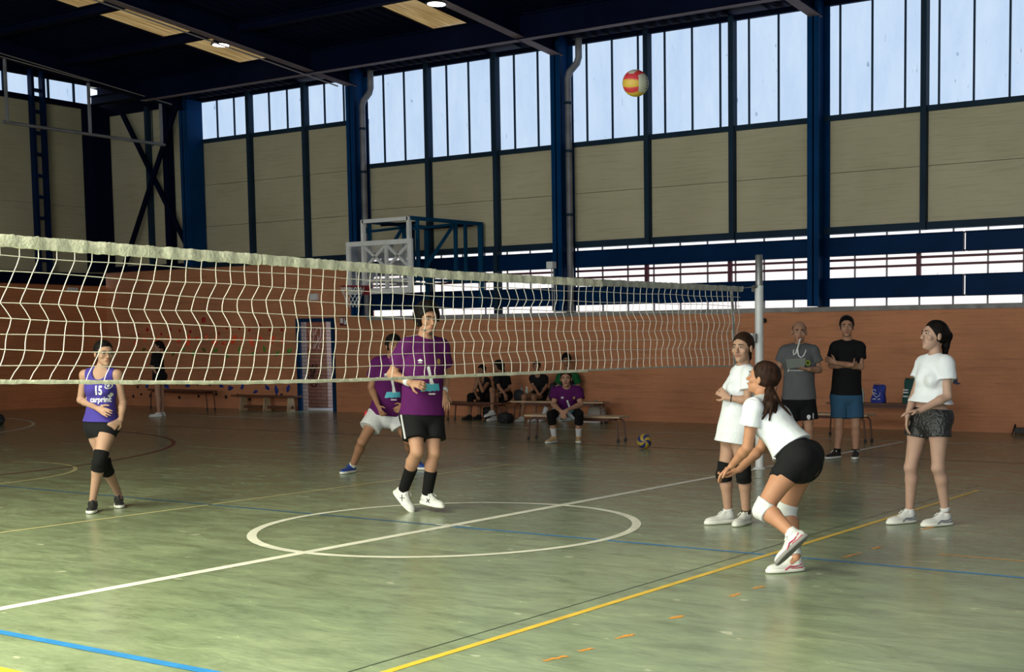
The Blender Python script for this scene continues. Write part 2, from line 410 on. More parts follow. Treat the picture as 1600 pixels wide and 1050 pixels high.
# mullions (not where columns stand)
for i, x in enumerate(MULL):
    if min(abs(x-c) for c in COLS) < 0.3 or x < XL+0.3 or x > 6: continue
    tr = 20+i
    z0 = Z_RB if x < XSTEP+0.3 else Z_RB-0.06
    mm = MB().box(x-0.05, x+0.05, YW-0.12, YW+0.06, z0, Z_WT+0.08)
    if x > XSTEP+0.3 and x < -7: mm.box(x-0.05, x+0.05, YW-0.16, YW+0.0, Z_CAP, z0)
    struct(mm, 'trim_%d' % tr, M_RAIL, 'slim dark upright between panels, %s' % ('%.0f metres right of the door' % (x+15) if x > -14.9 else 'left part of the back wall near the corner'), 'upright')

# steel columns: H sections
def hcol(x, y0, y1, zb, zt, w=0.22, axis='y'):
    b = MB(); t = 0.02
    b.box(x-w/2, x+w/2, y0, y0+t, zb, zt).box(x-w/2, x+w/2, y1-t, y1, zb, zt).box(x-0.012, x+0.012, y0, y1, zb, zt)
    return b
names = {0: 'at the right edge', 1: 'right of the flying ball', 2: 'in the middle behind the net', 3: 'behind the basketball backboard', 4: 'left of the high windows', }
vis = [c for c in COLS if c < 5]
for i, c in enumerate(sorted(vis, reverse=True)):
    zb = Z_CAP if c > XSTEP-0.5 else 3.32
    top = 7.0
    b = hcol(c-0.02, YW-0.46, YW-0.02, zb, top+0.3)
    if c < XSTEP-1: b.box(c-0.13, c+0.16, YW-0.45, YW-0.03, zb, top+0.15)
    o = tag(b.build('steel_column', M_BLUE, loc=(c, YW-0.24, zb)), 'blue steel column of the long wall ' + names.get(i, 'in the far corner'), 'column', 'blue steel columns along the back wall')
# corner post and end wall lattice column
tag(MB().box(XL+0.02, XL+0.45, YW-0.5, YW-0.02, 3.32, 7.3).build('corner_column', M_NAVY, loc=(XL+0.2, YW-0.3, 3.3)), 'dark navy column in the far left corner of the hall', 'column')
M_NAVY2 = make_blue('deep_blue_paint', (0.003, 0.014, 0.055))
lat = empty('lattice_column', (XL+0.2, 10.7, 3.27))
tag(lat, 'blue lattice column standing against the end wall, far left', 'column')
for y in (10.56, 10.84): MB().bar((XL+0.2, y, 3.27), (XL+0.2, y, 8.0), 0.16, 0.07, up=(0, 1, 0)).build('upright', M_NAVY2, lat)
for k in range(9):
    z = 3.5+k*0.5; MB().box(XL+0.12, XL+0.26, 10.58, 10.82, z, z+0.07).build('batten', M_NAVY2, lat)

# cross bracing in the corner bay
xb = empty('cross_bracing', (-20.0, YW-0.2, 3.4)); tag(xb, 'crossed dark blue braces in the corner bay', 'bracing')
MB().bar((-21.15, YW-0.22, 7.15), (-18.85, YW-0.22, 3.75), 0.11, 0.07, up=(0, 1, 0)).build('brace', M_NAVY, xb)
MB().bar((-18.95, YW-0.30, 7.15), (-21.15, YW-0.30, 3.45), 0.11, 0.07, up=(0, 1, 0)).build('brace', M_NAVY, xb)
struct(MB().box(-19.7, -19.52, YW-0.2, YW-0.02, 3.32, 7.15), 'trim_50', M_NAVY, 'dark upright in the cross braced bay', 'upright')
struct(MB().box(XL, -18.6, YW-0.14, YW-0.0, 3.32, 3.44), 'trim_51', M_NAVY)

# roof: corrugated deck on both slopes with translucent strips
ZR, SL = 7.27, 0.1
zdeck = lambda y: ZR + SL*(YW-abs(y))
def deck():
    b = MB(); p = 0.26; sec = [(0, 0), (0.10, 0), (0.13, 0.045), (0.23, 0.045)]
    xs = []; x = XL-0.3
    while x < XR:
        for dx, dz in sec: xs.append((x+dx, dz))
        x += p
    xs.append((x, 0))
    n = len(xs)
    for y in (-YW-0.5, 0, YW+0.5):
        for X, dz in xs: b.v.append((X, y, zdeck(y)+dz+(0.64 if X < -18.85 else 0)))
    strips = [(-15.28, -13.98), (-9.82, -8.95), (-4.3, -3.5), (1.0, 1.8), (6.4, 7.2), (11.8, 12.6)]
    for r in range(2):
        for i in range(n-1):
            X = xs[i][0]
            if any(s0-0.1 < X < s1-0.1 for s0, s1 in strips): continue
            b.f.append((r*n+i, r*n+i+1, (r+1)*n+i+1, (r+1)*n+i))
    return b, strips
db, strips = deck()
struct(db, 'ceiling', M_NAVY, 'dark navy corrugated roof deck', 'ceiling')
mt, nt, bb, tc = nodes_of('skylight_sheet')
nn = N(nt, 'ShaderNodeTexNoise', Scale=2.0, Detail=5.0); nt.links.new(mapping(nt, tc, (6, 0.6, 1)), nn.inputs['Vector'])
nt.links.new(ramp(nt, nn.outputs['Fac'], [(0.3, (0.22, 0.13, 0.045)), (0.7, (0.50, 0.36, 0.16))]), bb.inputs['Emission Color'])
bb.inputs['Base Color'].default_value = (0.05, 0.04, 0.02, 1); bb.inputs['Emission Strength'].default_value = 0.8
for i, (a, b) in enumerate(strips):
    sb = MB(); sb.poly([(a-0.15, 0, zdeck(0)+0.05), (b+0.05, 0, zdeck(0)+0.05), (b+0.05, YW-1.3, zdeck(YW-1.3)+0.05), (a-0.15, YW-1.3, zdeck(YW-1.3)+0.05)])
    sb.poly([(a-0.15, 0, zdeck(0)+0.05), (b+0.05, 0, zdeck(0)+0.05), (b+0.05, -YW-0.3, zdeck(YW+0.3)+0.05), (a-0.15, -YW-0.3, zdeck(YW+0.3)+0.05)])
    struct(MB().poly([(a-0.4, YW-1.32, zdeck(YW-1.32)+0.046), (b+0.3, YW-1.32, zdeck(YW-1.32)+0.046), (b+0.3, YW+0.5, zdeck(YW+0.5)+0.046), (a-0.4, YW+0.5, zdeck(YW+0.5)+0.046)]), 'ceiling_patch', M_NAVY)
    o = struct(sb, 'window_%d' % (n_w+10+i), mt, 'yellowed translucent roof strip, %s' % ['over the left of the hall', 'over the middle of the hall', 'nearer the right', 'far right', 'out of view', 'beyond view'][i], 'skylight')

def ibeam(a, b, h, w):
    """I section from a to b (points on the bottom centre line)"""
    m = MB(); a = Vector(a); b = Vector(b); u = Vector((0, 0, 1))
    m.bar(a+u*0.012, b+u*0.012, w, 0.024).bar(a+u*(h-0.012), b+u*(h-0.012), w, 0.024).bar(a+u*h/2, b+u*h/2, 0.014, h-0.04)
    return m
M_FLANGE = make_blue('lit_steel', (0.22, 0.165, 0.185), 0.6)  # pinkish pale tone paints in the light on the beam undersides
where = ['nearest the right', 'right of the middle lamp', 'over the basketball backboard', 'left one near the corner', 'beyond']
for i, c in enumerate(sorted(COLS, reverse=True)):
    for s in (1, -1):
        m_ = ibeam((c, s*(YW-0.35), 6.90), (c, 0, 6.90+SL*(YW-0.35)), 0.40, 0.20)
        o = m_.build('roof_rafter', M_NAVY, loc=(c, s*6, 7.4))
        if s > 0 and -14 < c < 0: MB().bar((c, YW-0.35, 6.893), (c, 2, 6.893+SL*(YW-2.35)), 0.20, 0.012).build('lit_flange', M_FLANGE, o)
        if s > 0: lab = 'dark blue roof rafter over the court, %s' % {-2.445: 'right end one at the top edge', -7.83: 'running down to the middle column', -13.215: 'running down to the column by the backboard', -18.6: 'the leftmost, near the corner'}.get(round(c, 3), 'outside the view')
        else: lab = 'roof rafter of the slope behind the camera'
        tag(o, lab, 'rafter', 'roof rafters')
for j, (y, h) in enumerate(((10.95, 0.46), (9.1, 0.16), (7.25, 0.16), (5.4, 0.16), (3.55, 0.16), (1.7, 0.16))):
    zb = zdeck(y)-h-0.01 if j else 6.97
    for i in range(len(COLS)-1):
        cs = sorted(COLS); a, b = cs[i]+0.02, cs[i+1]-0.02
        if a > 5: continue
        o = ibeam((a, y, zb), (b, y, zb), zdeck(y)-zb, 0.14).build('roof_purlin', M_NAVY, loc=((a+b)/2, y, zb))
        if j == 0: MB().box(a, b, y-0.07, y+0.07, zb-0.008, zb-0.001).build('lit_flange', M_FLANGE, o)
        tag(o, ['deep eaves beam above the high windows', 'roof purlin one step in from the eaves beam', 'roof purlin second step in', 'roof purlin third step in', 'roof purlin fourth step in', 'roof purlin near the ridge'][j] + ', ' + ('far left bay' if b < -13 else 'bay over the backboard' if b < -7.5 else 'middle bay behind the flying ball' if b < -2.3 else 'right hand bay'), 'beam', 'lengthwise roof beams')
struct(MB().box(XL, -18.7, YW-0.02, YW+0.15, 7.16, 7.86), 'wall_gable_strip', M_NAVY, 'dark strip over the corner bay', 'wall')
o = ibeam((XL+0.1, 12.2, 7.40), (-18.72, 11.35, 7.16), 0.22, 0.18).build('roof_purlin', M_NAVY, loc=(-20.4, 12.1, 7.1)); tag(o, 'short eaves beam reaching the far left corner', 'beam', 'lengthwise roof beams')

# ------------------------------------------------------------------ court lines (painted, 1.5 mm proud)
LC = {}
def linemat(n, c): 
    mt, nt, b, tc = nodes_of(n)
    nn = N(nt, 'ShaderNodeTexNoise', Scale=5.0, Detail=6.0, Roughness=0.7); nt.links.new(tc.outputs['Object'], nn.inputs['Vector'])
    nt.links.new(ramp(nt, nn.outputs['Fac'], [(0.3, tuple(x*0.8 for x in c)), (0.65, tuple(min(1, x*1.1) for x in c))]), b.inputs['Base Color'])
    b.inputs['Roughness'].default_value = 0.38; return mt
L_W = linemat('line_white', (0.80, 0.78, 0.70)); L_Y = linemat('line_yellow', (0.72, 0.46, 0.045)); L_B = linemat('line_blue', (0.03, 0.20, 0.52))
L_YF = linemat('line_faded_yellow', (0.62, 0.54, 0.28)); L_R = linemat('line_red', (0.17, 0.035, 0.03)); L_O = linemat('line_orange', (0.75, 0.32, 0.04)); L_BR = linemat('line_brown', (0.05, 0.035, 0.025))
L_WF = linemat('line_faded_white', (0.80, 0.78, 0.68)); L_BF = linemat('line_faded_blue', (0.04, 0.12, 0.26)); L_SEAM = linemat('floor_seam', (0.02, 0.03, 0.02))
tn = [100]
def line(label, m_, *rects, z=0.0015):
    b = MB()
    for x0, x1, y0, y1 in rects: b.v += [(x0, y0, z), (x1, y0, z), (x1, y1, z), (x0, y1, z)]; i = len(b.v)-4; b.f.append((i, i+1, i+2, i+3))
    tn[0] += 1; return struct(b, 'trim_%d' % tn[0], m_, label, 'court line')
def arc(label, m_, cx, cy, r, w, a0, a1, n=96, z=0.002):
    b = MB()
    for k in range(n+1):
        a = math.radians(a0+(a1-a0)*k/n)
        for rr in (r-w, r): b.v.append((cx+rr*math.cos(a), cy+rr*math.sin(a), z))
    for k in range(n): b.f.append((2*k, 2*k+1, 2*k+3, 2*k+2))
    tn[0] += 1; return struct(b, 'trim_%d' % tn[0], m_, label, 'court line')
line('white halfway line', L_W, (-0.055, 0.04, -20*0.5, 10.1), z=0.002)
arc('white centre circle', L_W, 0, 0, 1.60, 0.075, 0, 360, 180, z=0.0025)
line('white tape mark on the centre spot', L_W, (-0.16, 0.02, 0.0, 0.035), (-0.1, 0.18, 0.05, 0.08), z=0.003)
line('yellow attack line in front', L_Y, (2.975, 3.025, -4.5, 4.5), z=0.002)
line('thin yellow attack line at the back', L_YF, (-3.02, -2.98, -4.5, 4.5))
line('faded yellow far sideline', L_YF, (-9.0, 9.0, 4.5, 4.54))
line('yellow near sideline at the bottom left corner', L_Y, (-9.0, 9.0, -4.73, -4.67), z=0.002)
line('blue line through the centre spot', L_BF, (-20, 0.0, -0.02, 0.02)); line('blue line right of the centre spot', L_B, (0.0, 20, -0.02, 0.02))
line('bright blue line at the bottom left', L_B, (-9, 9, -4.26, -4.2), z=0.003)
line('white sideline by the wall', L_WF, (-20, 20, 10.04, 10.11), z=0.002)
line('dark brown sideline', L_BR, (-14, 14, 7.48, 7.52))
arc('dark red three point arc', L_R, -13.75, 0.0, 6.22, 0.06, -95, 95)
arc('yellow arc at the left', L_YF, -8.52, 0.05, 1.88, 0.05, -90, 110)
arc('faded white goal area arc at the far left', L_WF, -20.0, 1.5, 6.3, 0.06, 0, 90)
line('thin dark floor seam', L_SEAM, (2.84, 2.85, -6, 5), z=0.001)
ob = MB()
for (u0, v0, u1, v1) in ((850, 1033, 886, 1025), (905, 1018, 926, 1013), (962, 998, 991, 991), (1047, 967, 1068, 962), (1142, 932, 1156, 927), (1176, 920, 1194, 916), (1318, 871, 1346, 864), (1364, 858, 1376, 854), (1440, 828, 1462, 822)):
    p, q = on_floor(u0, v0), on_floor(u1, v1); n_ = 5
    for k in range(n_):
        t0, t1 = k/n_, (k+0.9)/n_; w0 = 0.012+0.02*random.random()
        a = p.lerp(q, t0); c = p.lerp(q, t1); i = len(ob.v)
        ob.v += [(a.x-w0, a.y, 0.0015), (a.x+w0*0.6, a.y, 0.0015), (c.x+w0, c.y, 0.0015), (c.x-w0*0.7, c.y, 0.0015)]; ob.f.append((i, i+1, i+2, i+3))
struct(ob, 'trim_140', L_O, 'broken orange paint marks on the floor', 'court line')
line('faint orange line at the right', L_O, (4.05, 12, 0.60, 0.63), z=0.0012)

# ------------------------------------------------------------------ doorway
dx0, dx1, dz = DOOR
df = MB().box(dx0, dx0+0.11, YW-0.03, YW+0.03, 0, dz).box(dx1-0.09, dx1, YW-0.03, YW+0.03, 0, dz).box(dx0+0.11, dx1-0.09, YW-0.03, YW+0.03, dz-0.08, dz)
M_DOORBLUE = make_blue('door_frame_paint', (0.006, 0.03, 0.09))
o = struct(df, 'door_1', M_DOORBLUE, 'open doorway with a dark blue frame', 'door')
MB().box(dx1-0.05, dx1-0.01, YW+0.27, YW+0.9, 0.02, dz-0.1).build('door_leaf', M_DOORBLUE, o)
M_OUTBRICK = make_brick_mat('outdoor_brick', (0.40, 0.28, 0.24), (0.33, 0.22, 0.19), (0.12, 0.09, 0.08), 'x', 1.35)
struct(MB().box(dx0+0.001, dx0+0.03, YW+0.03, YW+0.26, 0, dz), 'trim_70', make_brick_mat('outdoor_brick_side', (0.40, 0.28, 0.24), (0.33, 0.22, 0.19), (0.12, 0.09, 0.08), 'y', 1.35), 'brick reveal of the doorway', 'trim')
o2 = struct(MB().box(-19.5, -15.97, YW+1.3, YW+1.5, -0.1, 2.9), 'wall_outside', M_OUTBRICK, 'brick wall seen outside through the doorway, with scrawled graffiti', 'wall')
struct(MB().box(-19, -9, YW+0.25, YW+6, -0.12, -0.01), 'floor_outside', M_CAP, 'ground outside the doorway', 'ground')
def scribble(seed, cx, cz, w, h, n, r, m_, name):
    rr = random.Random(seed); b = MB()
    for k in range(n):
        x = cx-w/2+w*(k+0.2)/n; pts = []
        a0 = rr.random()*6; 
        for j in range(12):
            t = j/11; a = a0+t*rr.uniform(4, 7)
            pts.append((x+0.5*w/n*math.cos(a)*1.2+t*0.02, YW+1.292, cz+h*0.5*math.sin(a*0.8+k)))
        b.tube(pts, r, 5)
    ob_ = b.build(name, m_, o2); return ob_
scribble(3, -16.42, 1.72, 0.6, 0.34, 5, 0.010, mat('chalk_paint', (0.8, 0.8, 0.85), 0.8), 'graffiti')
scribble(5, -16.35, 1.50, 0.5, 0.24, 4, 0.009, MATS['chalk_paint'], 'graffiti')
scribble(9, -16.5, 0.85, 0.4, 0.34, 4, 0.008, M_BLACK, 'graffiti')
scribble(12, -16.4, 0.62, 0.34, 0.3, 3, 0.007, M_BLACK, 'graffiti')

# signs and small wall fittings
e = empty('exit_sign', (on_y(537, 500).x, YW-0.02, 1.98)); tag(e, 'small dark red and white sign beside the doorway', 'sign')
p = e.location
MB().box(p.x-0.10, p.x+0.12, YW-0.02, YW, p.z-0.09, p.z+0.10).build('plate', mat('sign_red', (0.16, 0.02, 0.02), 0.5), e)
MB().box(p.x-0.08, p.x-0.0, YW-0.026, YW-0.02, p.z-0.03, p.z+0.08).box(p.x+0.03, p.x+0.10, YW-0.026, YW-0.02, p.z-0.06, p.z+0.03).box(p.x+0.04, p.x+0.06, YW-0.026, YW-0.02, p.z+0.0, p.z+0.08).build('pictogram', M_WHITE, e)
q = on_y(493, 464)
e = MB().box(q.x-0.12, q.x+0.12, YW-0.07, YW, q.z-0.07, q.z+0.07).build('emergency_light', M_WHITE, loc=(q.x, YW, q.z), bevel=0.01); tag(e, 'small white emergency light box above and left of the doorway sign', 'light')
q = on_x(112, 453)
e = MB().box(XL, XL+0.07, q.y-0.13, q.y+0.13, q.z-0.06, q.z+0.06).build('emergency_light', M_WHITE, loc=(XL, q.y, q.z), bevel=0.01); tag(e, 'small white emergency light box on the end wall under the blue beam', 'light')
q = on_y(863, 414, YW-0.5)
e = MB().box(q.x-0.07, q.x+0.07, q.y-0.1, q.y+0.04, q.z-0.07, q.z+0.06).build('junction_box', M_WHITE, loc=q, bevel=0.01); tag(e, 'white box mounted on the middle steel column', 'box')
MB().tube([(q.x-0.02, q.y, q.z-0.07), (q.x-0.02, q.y+0.02, 2.1)], 0.012, 6).tube([(q.x+0.03, q.y, q.z-0.07), (q.x+0.03, q.y+0.02, 2.1)], 0.012, 6).build('conduit', M_GREY, e)
q = on_y(1196, 501)
e = MB().lathe((q.x, YW-0.03, q.z), [(0.035, 0), (0.045, -0.02), (0.03, -0.05)], 12, 'y').build('wall_knob', M_BLACK, loc=(q.x, YW-0.03, q.z)); tag(e, 'small round black fitting on the brick wall beside the net post', 'fitting')

# downpipes in the column recesses
for c, lab in ((-13.215, 'grey downpipe beside the column behind the backboard'), (-7.83, 'grey downpipe beside the middle column')):
    y = YW-0.22; x = c+0.11
    e = empty('downpipe', (x, y, 2.1)); tag(e, lab, 'pipe', 'grey downpipes')
    MB().tube([(x+0.26, y, 7.2), (x+0.26, y, 6.85), (x+0.22, y, 6.75), (x+0.04, y, 6.6), (x, y, 6.5), (x, y, 2.1)], 0.065, 14).build('pipe', M_PIPE, e, smooth=True)
    for z in (6.0, 5.1, 3.9): MB().tube([(x, y, z), (x, y, z+0.05)], 0.075, 14).build('bracket', M_RAIL, e)

# ceiling lamps
mt, nt, bb, tc = nodes_of('lamp_lens'); bb.inputs['Emission Color'].default_value = (1, 0.97, 0.92, 1); bb.inputs['Emission Strength'].default_value = 6
def lamp(x, y, z, lab):
    e = empty('bay_lamp', (x, y, z)); tag(e, lab, 'lamp', 'round bay lamps')
    MB().lathe((x, y, z), [(0.03, 0.22), (0.07, 0.20), (0.09, 0.12), (0.16, 0.05), (0.185, 0.0), (0.165, -0.005)], 24).build('housing', M_BLACK, e, smooth=True)
    MB().lathe((x, y, z), [(0.15, 0.004), (0.15, -0.012), (0.08, -0.02)], 24).build('lens', mt, e, smooth=True)
    MB().tube([(x, y, z+0.21), (x, y, zdeck(y)-0.03)], 0.02, 8).bar((x-0.12, y, z+0.30), (x+0.12, y, z+0.30), 0.05).build('bracket', M_GREY, e)
lamp(*(on_floor(345, 70, 7.2)), 'round ceiling lamp lit against the yellow roof strip, left')
lamp(*(on_floor(682, 6, 7.2)), 'round ceiling lamp cut by the top edge of the photo, middle')

# conduit on the rafter flange
e = MB().tube([(-13.215-0.13, 11.8, 6.87), (-13.215-0.13, 5.0, 7.57)], 0.014, 6).build('cable_conduit', mat('pale_conduit', (0.28, 0.24, 0.24), 0.5)); tag(e, 'thin pale conduit along the rafter over the backboard', 'conduit')
for (u0, v0, u1, v1) in ((0, 83, 268, 163), (0, 88, 140, 127)):
    a, b = on_x(u0, v0, -18.5), on_x(u1, v1, -18.5)
    e = MB().tube([a, b], 0.012, 6).build('cable_conduit', MATS['pale_conduit']); tag(e, 'thin grey wire running along the leftmost rafter, ' + ('upper' if v0 == 83 else 'lower'), 'conduit')
# hanging steel rail at the top left
e = empty('hanging_rail', (-18.6, 9.5, 6.06)); tag(e, 'grey pipe rail hanging on three rods below the leftmost rafter', 'rail')
MB().tube([(-18.6, 7.65, 6.06), (-18.6, 11.5, 6.06)], 0.035, 10).build('rail', M_GREY, e, smooth=True)
for y in (7.75, 9.62, 11.42): MB().tube([(-18.6, y, 6.06), (-18.6, y, zdeck(y)-0.38)], 0.035, 8).build('hanger_rod', M_GREY, e, smooth=True)

# ------------------------------------------------------------------ basketball goal
YB = 10.4; bx0, bx1, bz0, bz1 = -11.78, -10.06, 2.46, 3.48
g = empty('basketball_goal', (-10.9, 11.6, 2.4)); tag(g, 'wall mounted basketball backboard with white frame, rim and blue steel arms', 'basketball goal')
MB().box(bx0, bx1, YB-0.02, YB+0.03, bz0, bz0+0.09).box(bx0, bx1, YB-0.02, YB+0.03, bz1-0.09, bz1).box(bx0, bx0+0.09, YB-0.019, YB+0.029, bz0+0.09, bz1-0.09).box(bx1-0.09, bx1, YB-0.019, YB+0.029, bz0+0.09, bz1-0.09).build('board_frame', M_WHITE, g)
mt, nt, bb, tc = nodes_of('scratched_glass')
bb.inputs['Base Color'].default_value = (0.8, 0.8, 0.82, 1); bb.inputs['Roughness'].default_value = 0.3
nn = N(nt, 'ShaderNodeTexNoise', Scale=2.5, Detail=5.0); nt.links.new(tc.outputs['Object'], nn.inputs['Vector'])
nt.links.new(ramp(nt, nn.outputs['Fac'], [(0.35, (0.03, 0.03, 0.03)), (0.75, (0.28, 0.28, 0.28))]), bb.inputs['Alpha'])
MB().box(bx0+0.09, bx1-0.09, YB, YB+0.012, bz0+0.09, bz1-0.09).build('glass_panel', mt, g)
cx_ = -11.26; wz = bz0+0.12
MB().box(cx_-0.29, cx_+0.29, YB-0.006, YB-0.001, wz+0.40, wz+0.44).box(cx_-0.29, cx_-0.25, YB-0.006, YB-0.001, wz, wz+0.44).box(cx_+0.25, cx_+0.29, YB-0.006, YB-0.001, wz, wz+0.44).build('target_lines', mat('aim_white', (0.7, 0.7, 0.72), 0.5), g)
# white lattice that carries the board
lx0, lx1 = -11.42, -10.22; YL = YB+0.10
mb_ = MB()
for x in (lx0, lx1): mb_.bar((x, YL, bz0), (x, YL, 3.90), 0.07, 0.07, up=(0, 1, 0))
mb_.bar((lx0, YL, 3.87), (lx1, YL, 3.87), 0.07, 0.07).bar(((lx0+lx1)/2, YL, bz0), ((lx0+lx1)/2, YL, 3.45), 0.06, 0.05, up=(0, 1, 0))
for a, b in ((lx0, (lx0+lx1)/2), ((lx0+lx1)/2, lx1)):
    mb_.bar((a, YL, 3.40), (b, YL, 2.95), 0.05, 0.04, up=(0, 1, 0)).bar((b, YL, 3.40), (a, YL, 2.95), 0.05, 0.04, up=(0, 1, 0))
mb_.bar((lx0, YL, 2.55), (lx1, YL, 2.55), 0.05, 0.05).bar((lx0, YL, 2.72), (lx1, YL, 2.72), 0.04, 0.04)
mb_.build('support_lattice', M_WHITE, g)
M_BLUEG = make_blue('goal_blue_paint', (0.004, 0.05, 0.12))
for x, far in ((lx1+0.02, 0), (lx0-0.02, 1)):
    xw = x+0.2 if not far else x-0.0
    s_ = MB(); z1, z0 = 3.88, 2.72; zb = 2.75
    F = lambda t, z: (x+(xw-x)*t, YL+(YW-0.10-YL)*t, z)
    s_.bar(F(0, z1), F(1, z1), 0.06, 0.06).bar(F(0, 3.55), F(0.62, 3.68), 0.05, 0.05) if False else s_.bar(F(0, z1), F(1, z1), 0.07, 0.07)
    s_.bar(F(0.05, z1-0.2), F(0.6, z1-0.05), 0.05, 0.05)
    for t, w_ in ((0.10, 0.06), (0.62, 0.07), (0.76, 0.06), (0.98, 0.11)): s_.bar(F(t, z1), F(t, 2.3 if t > 0.9 else 2.72), w_, 0.05, up=(0, 1, 0))
    s_.bar(F(0.60, z1-0.05), F(0.10, 2.75), 0.05, 0.05).bar(F(0.0, 2.72), F(1, 2.72), 0.05, 0.05)
    s_.build('side_arm', M_BLUEG, g)
MB().bar((lx0, YL+0.5, 3.84), (lx1, YL+0.2, 3.80), 0.05).build('cross_tie', M_NAVY, g)
MB().bar((lx0, YW-0.3, 3.86), (lx1+0.15, YW-0.3, 3.86), 0.06).build('cross_tie', M_NAVY, g)
MB().bar((lx1, YL+0.1, 3.7), (lx0+0.4, YL+0.9, 3.0), 0.05).build('cross_tie', M_NAVY, g)
rz = 2.60; rc = (cx_, YB-0.38, rz)
rim = MB().tube([(rc[0]+0.225*math.cos(a*pi/12), rc[1]+0.225*math.sin(a*pi/12), rz) for a in range(24)], 0.011, 8, closed=True)
rim.bar((rc[0]-0.1, YB-0.16, rz), (rc[0]-0.1, YB, rz-0.0), 0.02).bar((rc[0]+0.1, YB-0.16, rz), (rc[0]+0.1, YB, rz), 0.02).box(rc[0]-0.12, rc[0]+0.12, YB-0.03, YB-0.02, rz-0.15, rz+0.03)
rim.bar((rc[0]+0.1, YB-0.02, rz-0.14), (rc[0]+0.1, YB-0.22, rz-0.01), 0.015).bar((rc[0]-0.1, YB-0.02, rz-0.14), (rc[0]-0.1, YB-0.22, rz-0.01), 0.015)
rm = rim.build('rim', mat('rim_red', (0.30, 0.015, 0.03), 0.4), g)
nb = MB(); NN = 12
def np_(j, k):   # diamond net
    r_ = [0.22, 0.20, 0.165, 0.14, 0.13, 0.13][k]; a = 2*pi*(j+0.5*(k % 2))/NN
    return (rc[0]+r_*math.cos(a), rc[1]+r_*math.sin(a), rz-0.02-0.075*k)
for k in range(5):
    for j in range(NN):
        nb.tube([np_(j, k), np_(j, k+1)], 0.006, 5); nb.tube([np_(j, k), np_(j-1 if k % 2 == 0 else j+1, k+1)], 0.006, 5)
nb.build('basket_net', M_WHITE, rm)

# ------------------------------------------------------------------ volleyball net and post
NT = [(-5.6, 2.20), (-3.77, 2.17), (-3.15, 2.16), (-1.92, 2.15), (-0.4, 2.13), (0.06, 2.115), (2.0, 2.12), (5.06, 2.14)]
NBt = [(-5.6, 1.36), (-3.81, 1.325), (-2.97, 1.295), (-2.07, 1.265), (-0.98, 1.25), (0.69, 1.25), (3.44, 1.25), (5.06, 1.225)]
def interp(tab, y):
    for (a, za), (b, zb) in zip(tab, tab[1:]):
        if y <= b: return za+(zb-za)*max(0, (y-a)/(b-a))
    return tab[-1][1]
net = empty('volleyball_net', (0, 0, 1.25)); tag(net, 'sagging white volleyball net stretched across the court', 'net')
M_CORD = mat('net_cord', (0.80, 0.75, 0.68), 0.8); M_TAPE = mat('net_tape', (0.72, 0.70, 0.56), 0.85, noise=(9, 0.2), bump=(30, 0.5)); M_TAPE2 = mat('net_tape_grey', (0.42, 0.42, 0.38), 0.85, noise=(9, 0.2))
PL = [0, -0.005, -0.03, -0.08, -0.12, -0.065, -0.085, -0.115, -0.155, -0.21]
PR = [0, -0.012, 0.008, -0.014, 0.018, 0.004, 0.030, 0.020, 0.045, 0.04]
rn = random.Random(11)
ph = [rn.uniform(0, 6) for _ in range(12)]
def netp(y, t):
    """point of the net: y at the tape, t 0 top .. 9 bottom"""
    s_ = min(1, max(0, (y+3.9)/5.2)); s_ = s_*s_*(3-2*s_)
    k = min(int(t), 8); f = t-k
    f2 = f*f*(3-2*f)
    l = PL[k]+(PL[k+1]-PL[k])*f2; r_ = PR[k]+(PR[k+1]-PR[k])*f2
    wob = 0.010*math.sin(2.1*y+ph[k])*(1-f)+0.010*math.sin(2.1*y+ph[k+1])*f
    yy = y + l*(1-s_)+r_*s_ + (wob if 0 < t < 9 else 0)
    zt, zb = interp(NT, yy)-0.03, interp(NBt, yy)
    xx = 0.02*math.sin(1.3*y+t*0.7)+0.012*math.sin(4.1*y+2*t)
    return (xx*math.sin(pi*t/9), yy, zt+(zb-zt)*t/9 + 0.004*math.sin(5*y+3*t))
msh = MB(); ys = []; y = -5.55
while y < 5.05: ys.append(y); y += 0.118
for y in ys: msh.tube([netp(y, k*0.5) for k in range(19)], 0.0030, 5, caps=False)
for k in range(1, 9): msh.tube([netp(y, k) for y in [-5.55+0.118*0.5*i for i in range(181)] if y <= 5.05], 0.0028, 5, caps=False)
msh.build('net_mesh', M_CORD, net)
def ribbon(ya, yb, tab, h, th, off, step, wr, name, m_):
    b = MB(); n_ = int((yb-ya)/step); r2 = random.Random(5)
    prof = [(-th/2, h*0.5), (th/2, h*0.5), (th*0.8, 0), (th/2, -h*0.5), (-th/2, -h*0.5), (-th*0.8, 0)]
    for i in range(n_+1):
        y = ya+(yb-ya)*i/n_; zc = interp(tab, y)+off; j1, j2, j3 = r2.uniform(-1, 1)*wr, r2.uniform(-1, 1)*wr, r2.uniform(0.85, 1.2)
        for x, z in prof: b.v.append((x*j3+0.004*math.sin(40*y), y+z*0.3*math.sin(i*0.9), zc+z+(j1 if z > 0 else j2)))
        if i:
            a = (i-1)*6
            for k in range(6): b.f.append((a+k, a+(k+1) % 6, a+6+(k+1) % 6, a+6+k))
    return b.build(name, m_, net, smooth=True)
ribbon(-5.6, -1.88, NT, 0.074, 0.022, -0.036, 0.022, 0.0035, 'top_tape', M_TAPE)
ribbon(-1.88, 2.25, NT, 0.070, 0.020, -0.036, 0.022, 0.003, 'top_tape', M_TAPE)
ribbon(2.25, 5.06, NT, 0.062, 0.020, -0.033, 0.03, 0.004, 'top_tape', M_TAPE2)
ribbon(-5.6, 2.0, NBt, 0.026, 0.016, -0.004, 0.06, 0.002, 'bottom_tape', M_TAPE)
ribbon(2.0, 5.06, NBt, 0.016, 0.012, 0.0, 0.06, 0.002, 'bottom_tape', M_TAPE2)
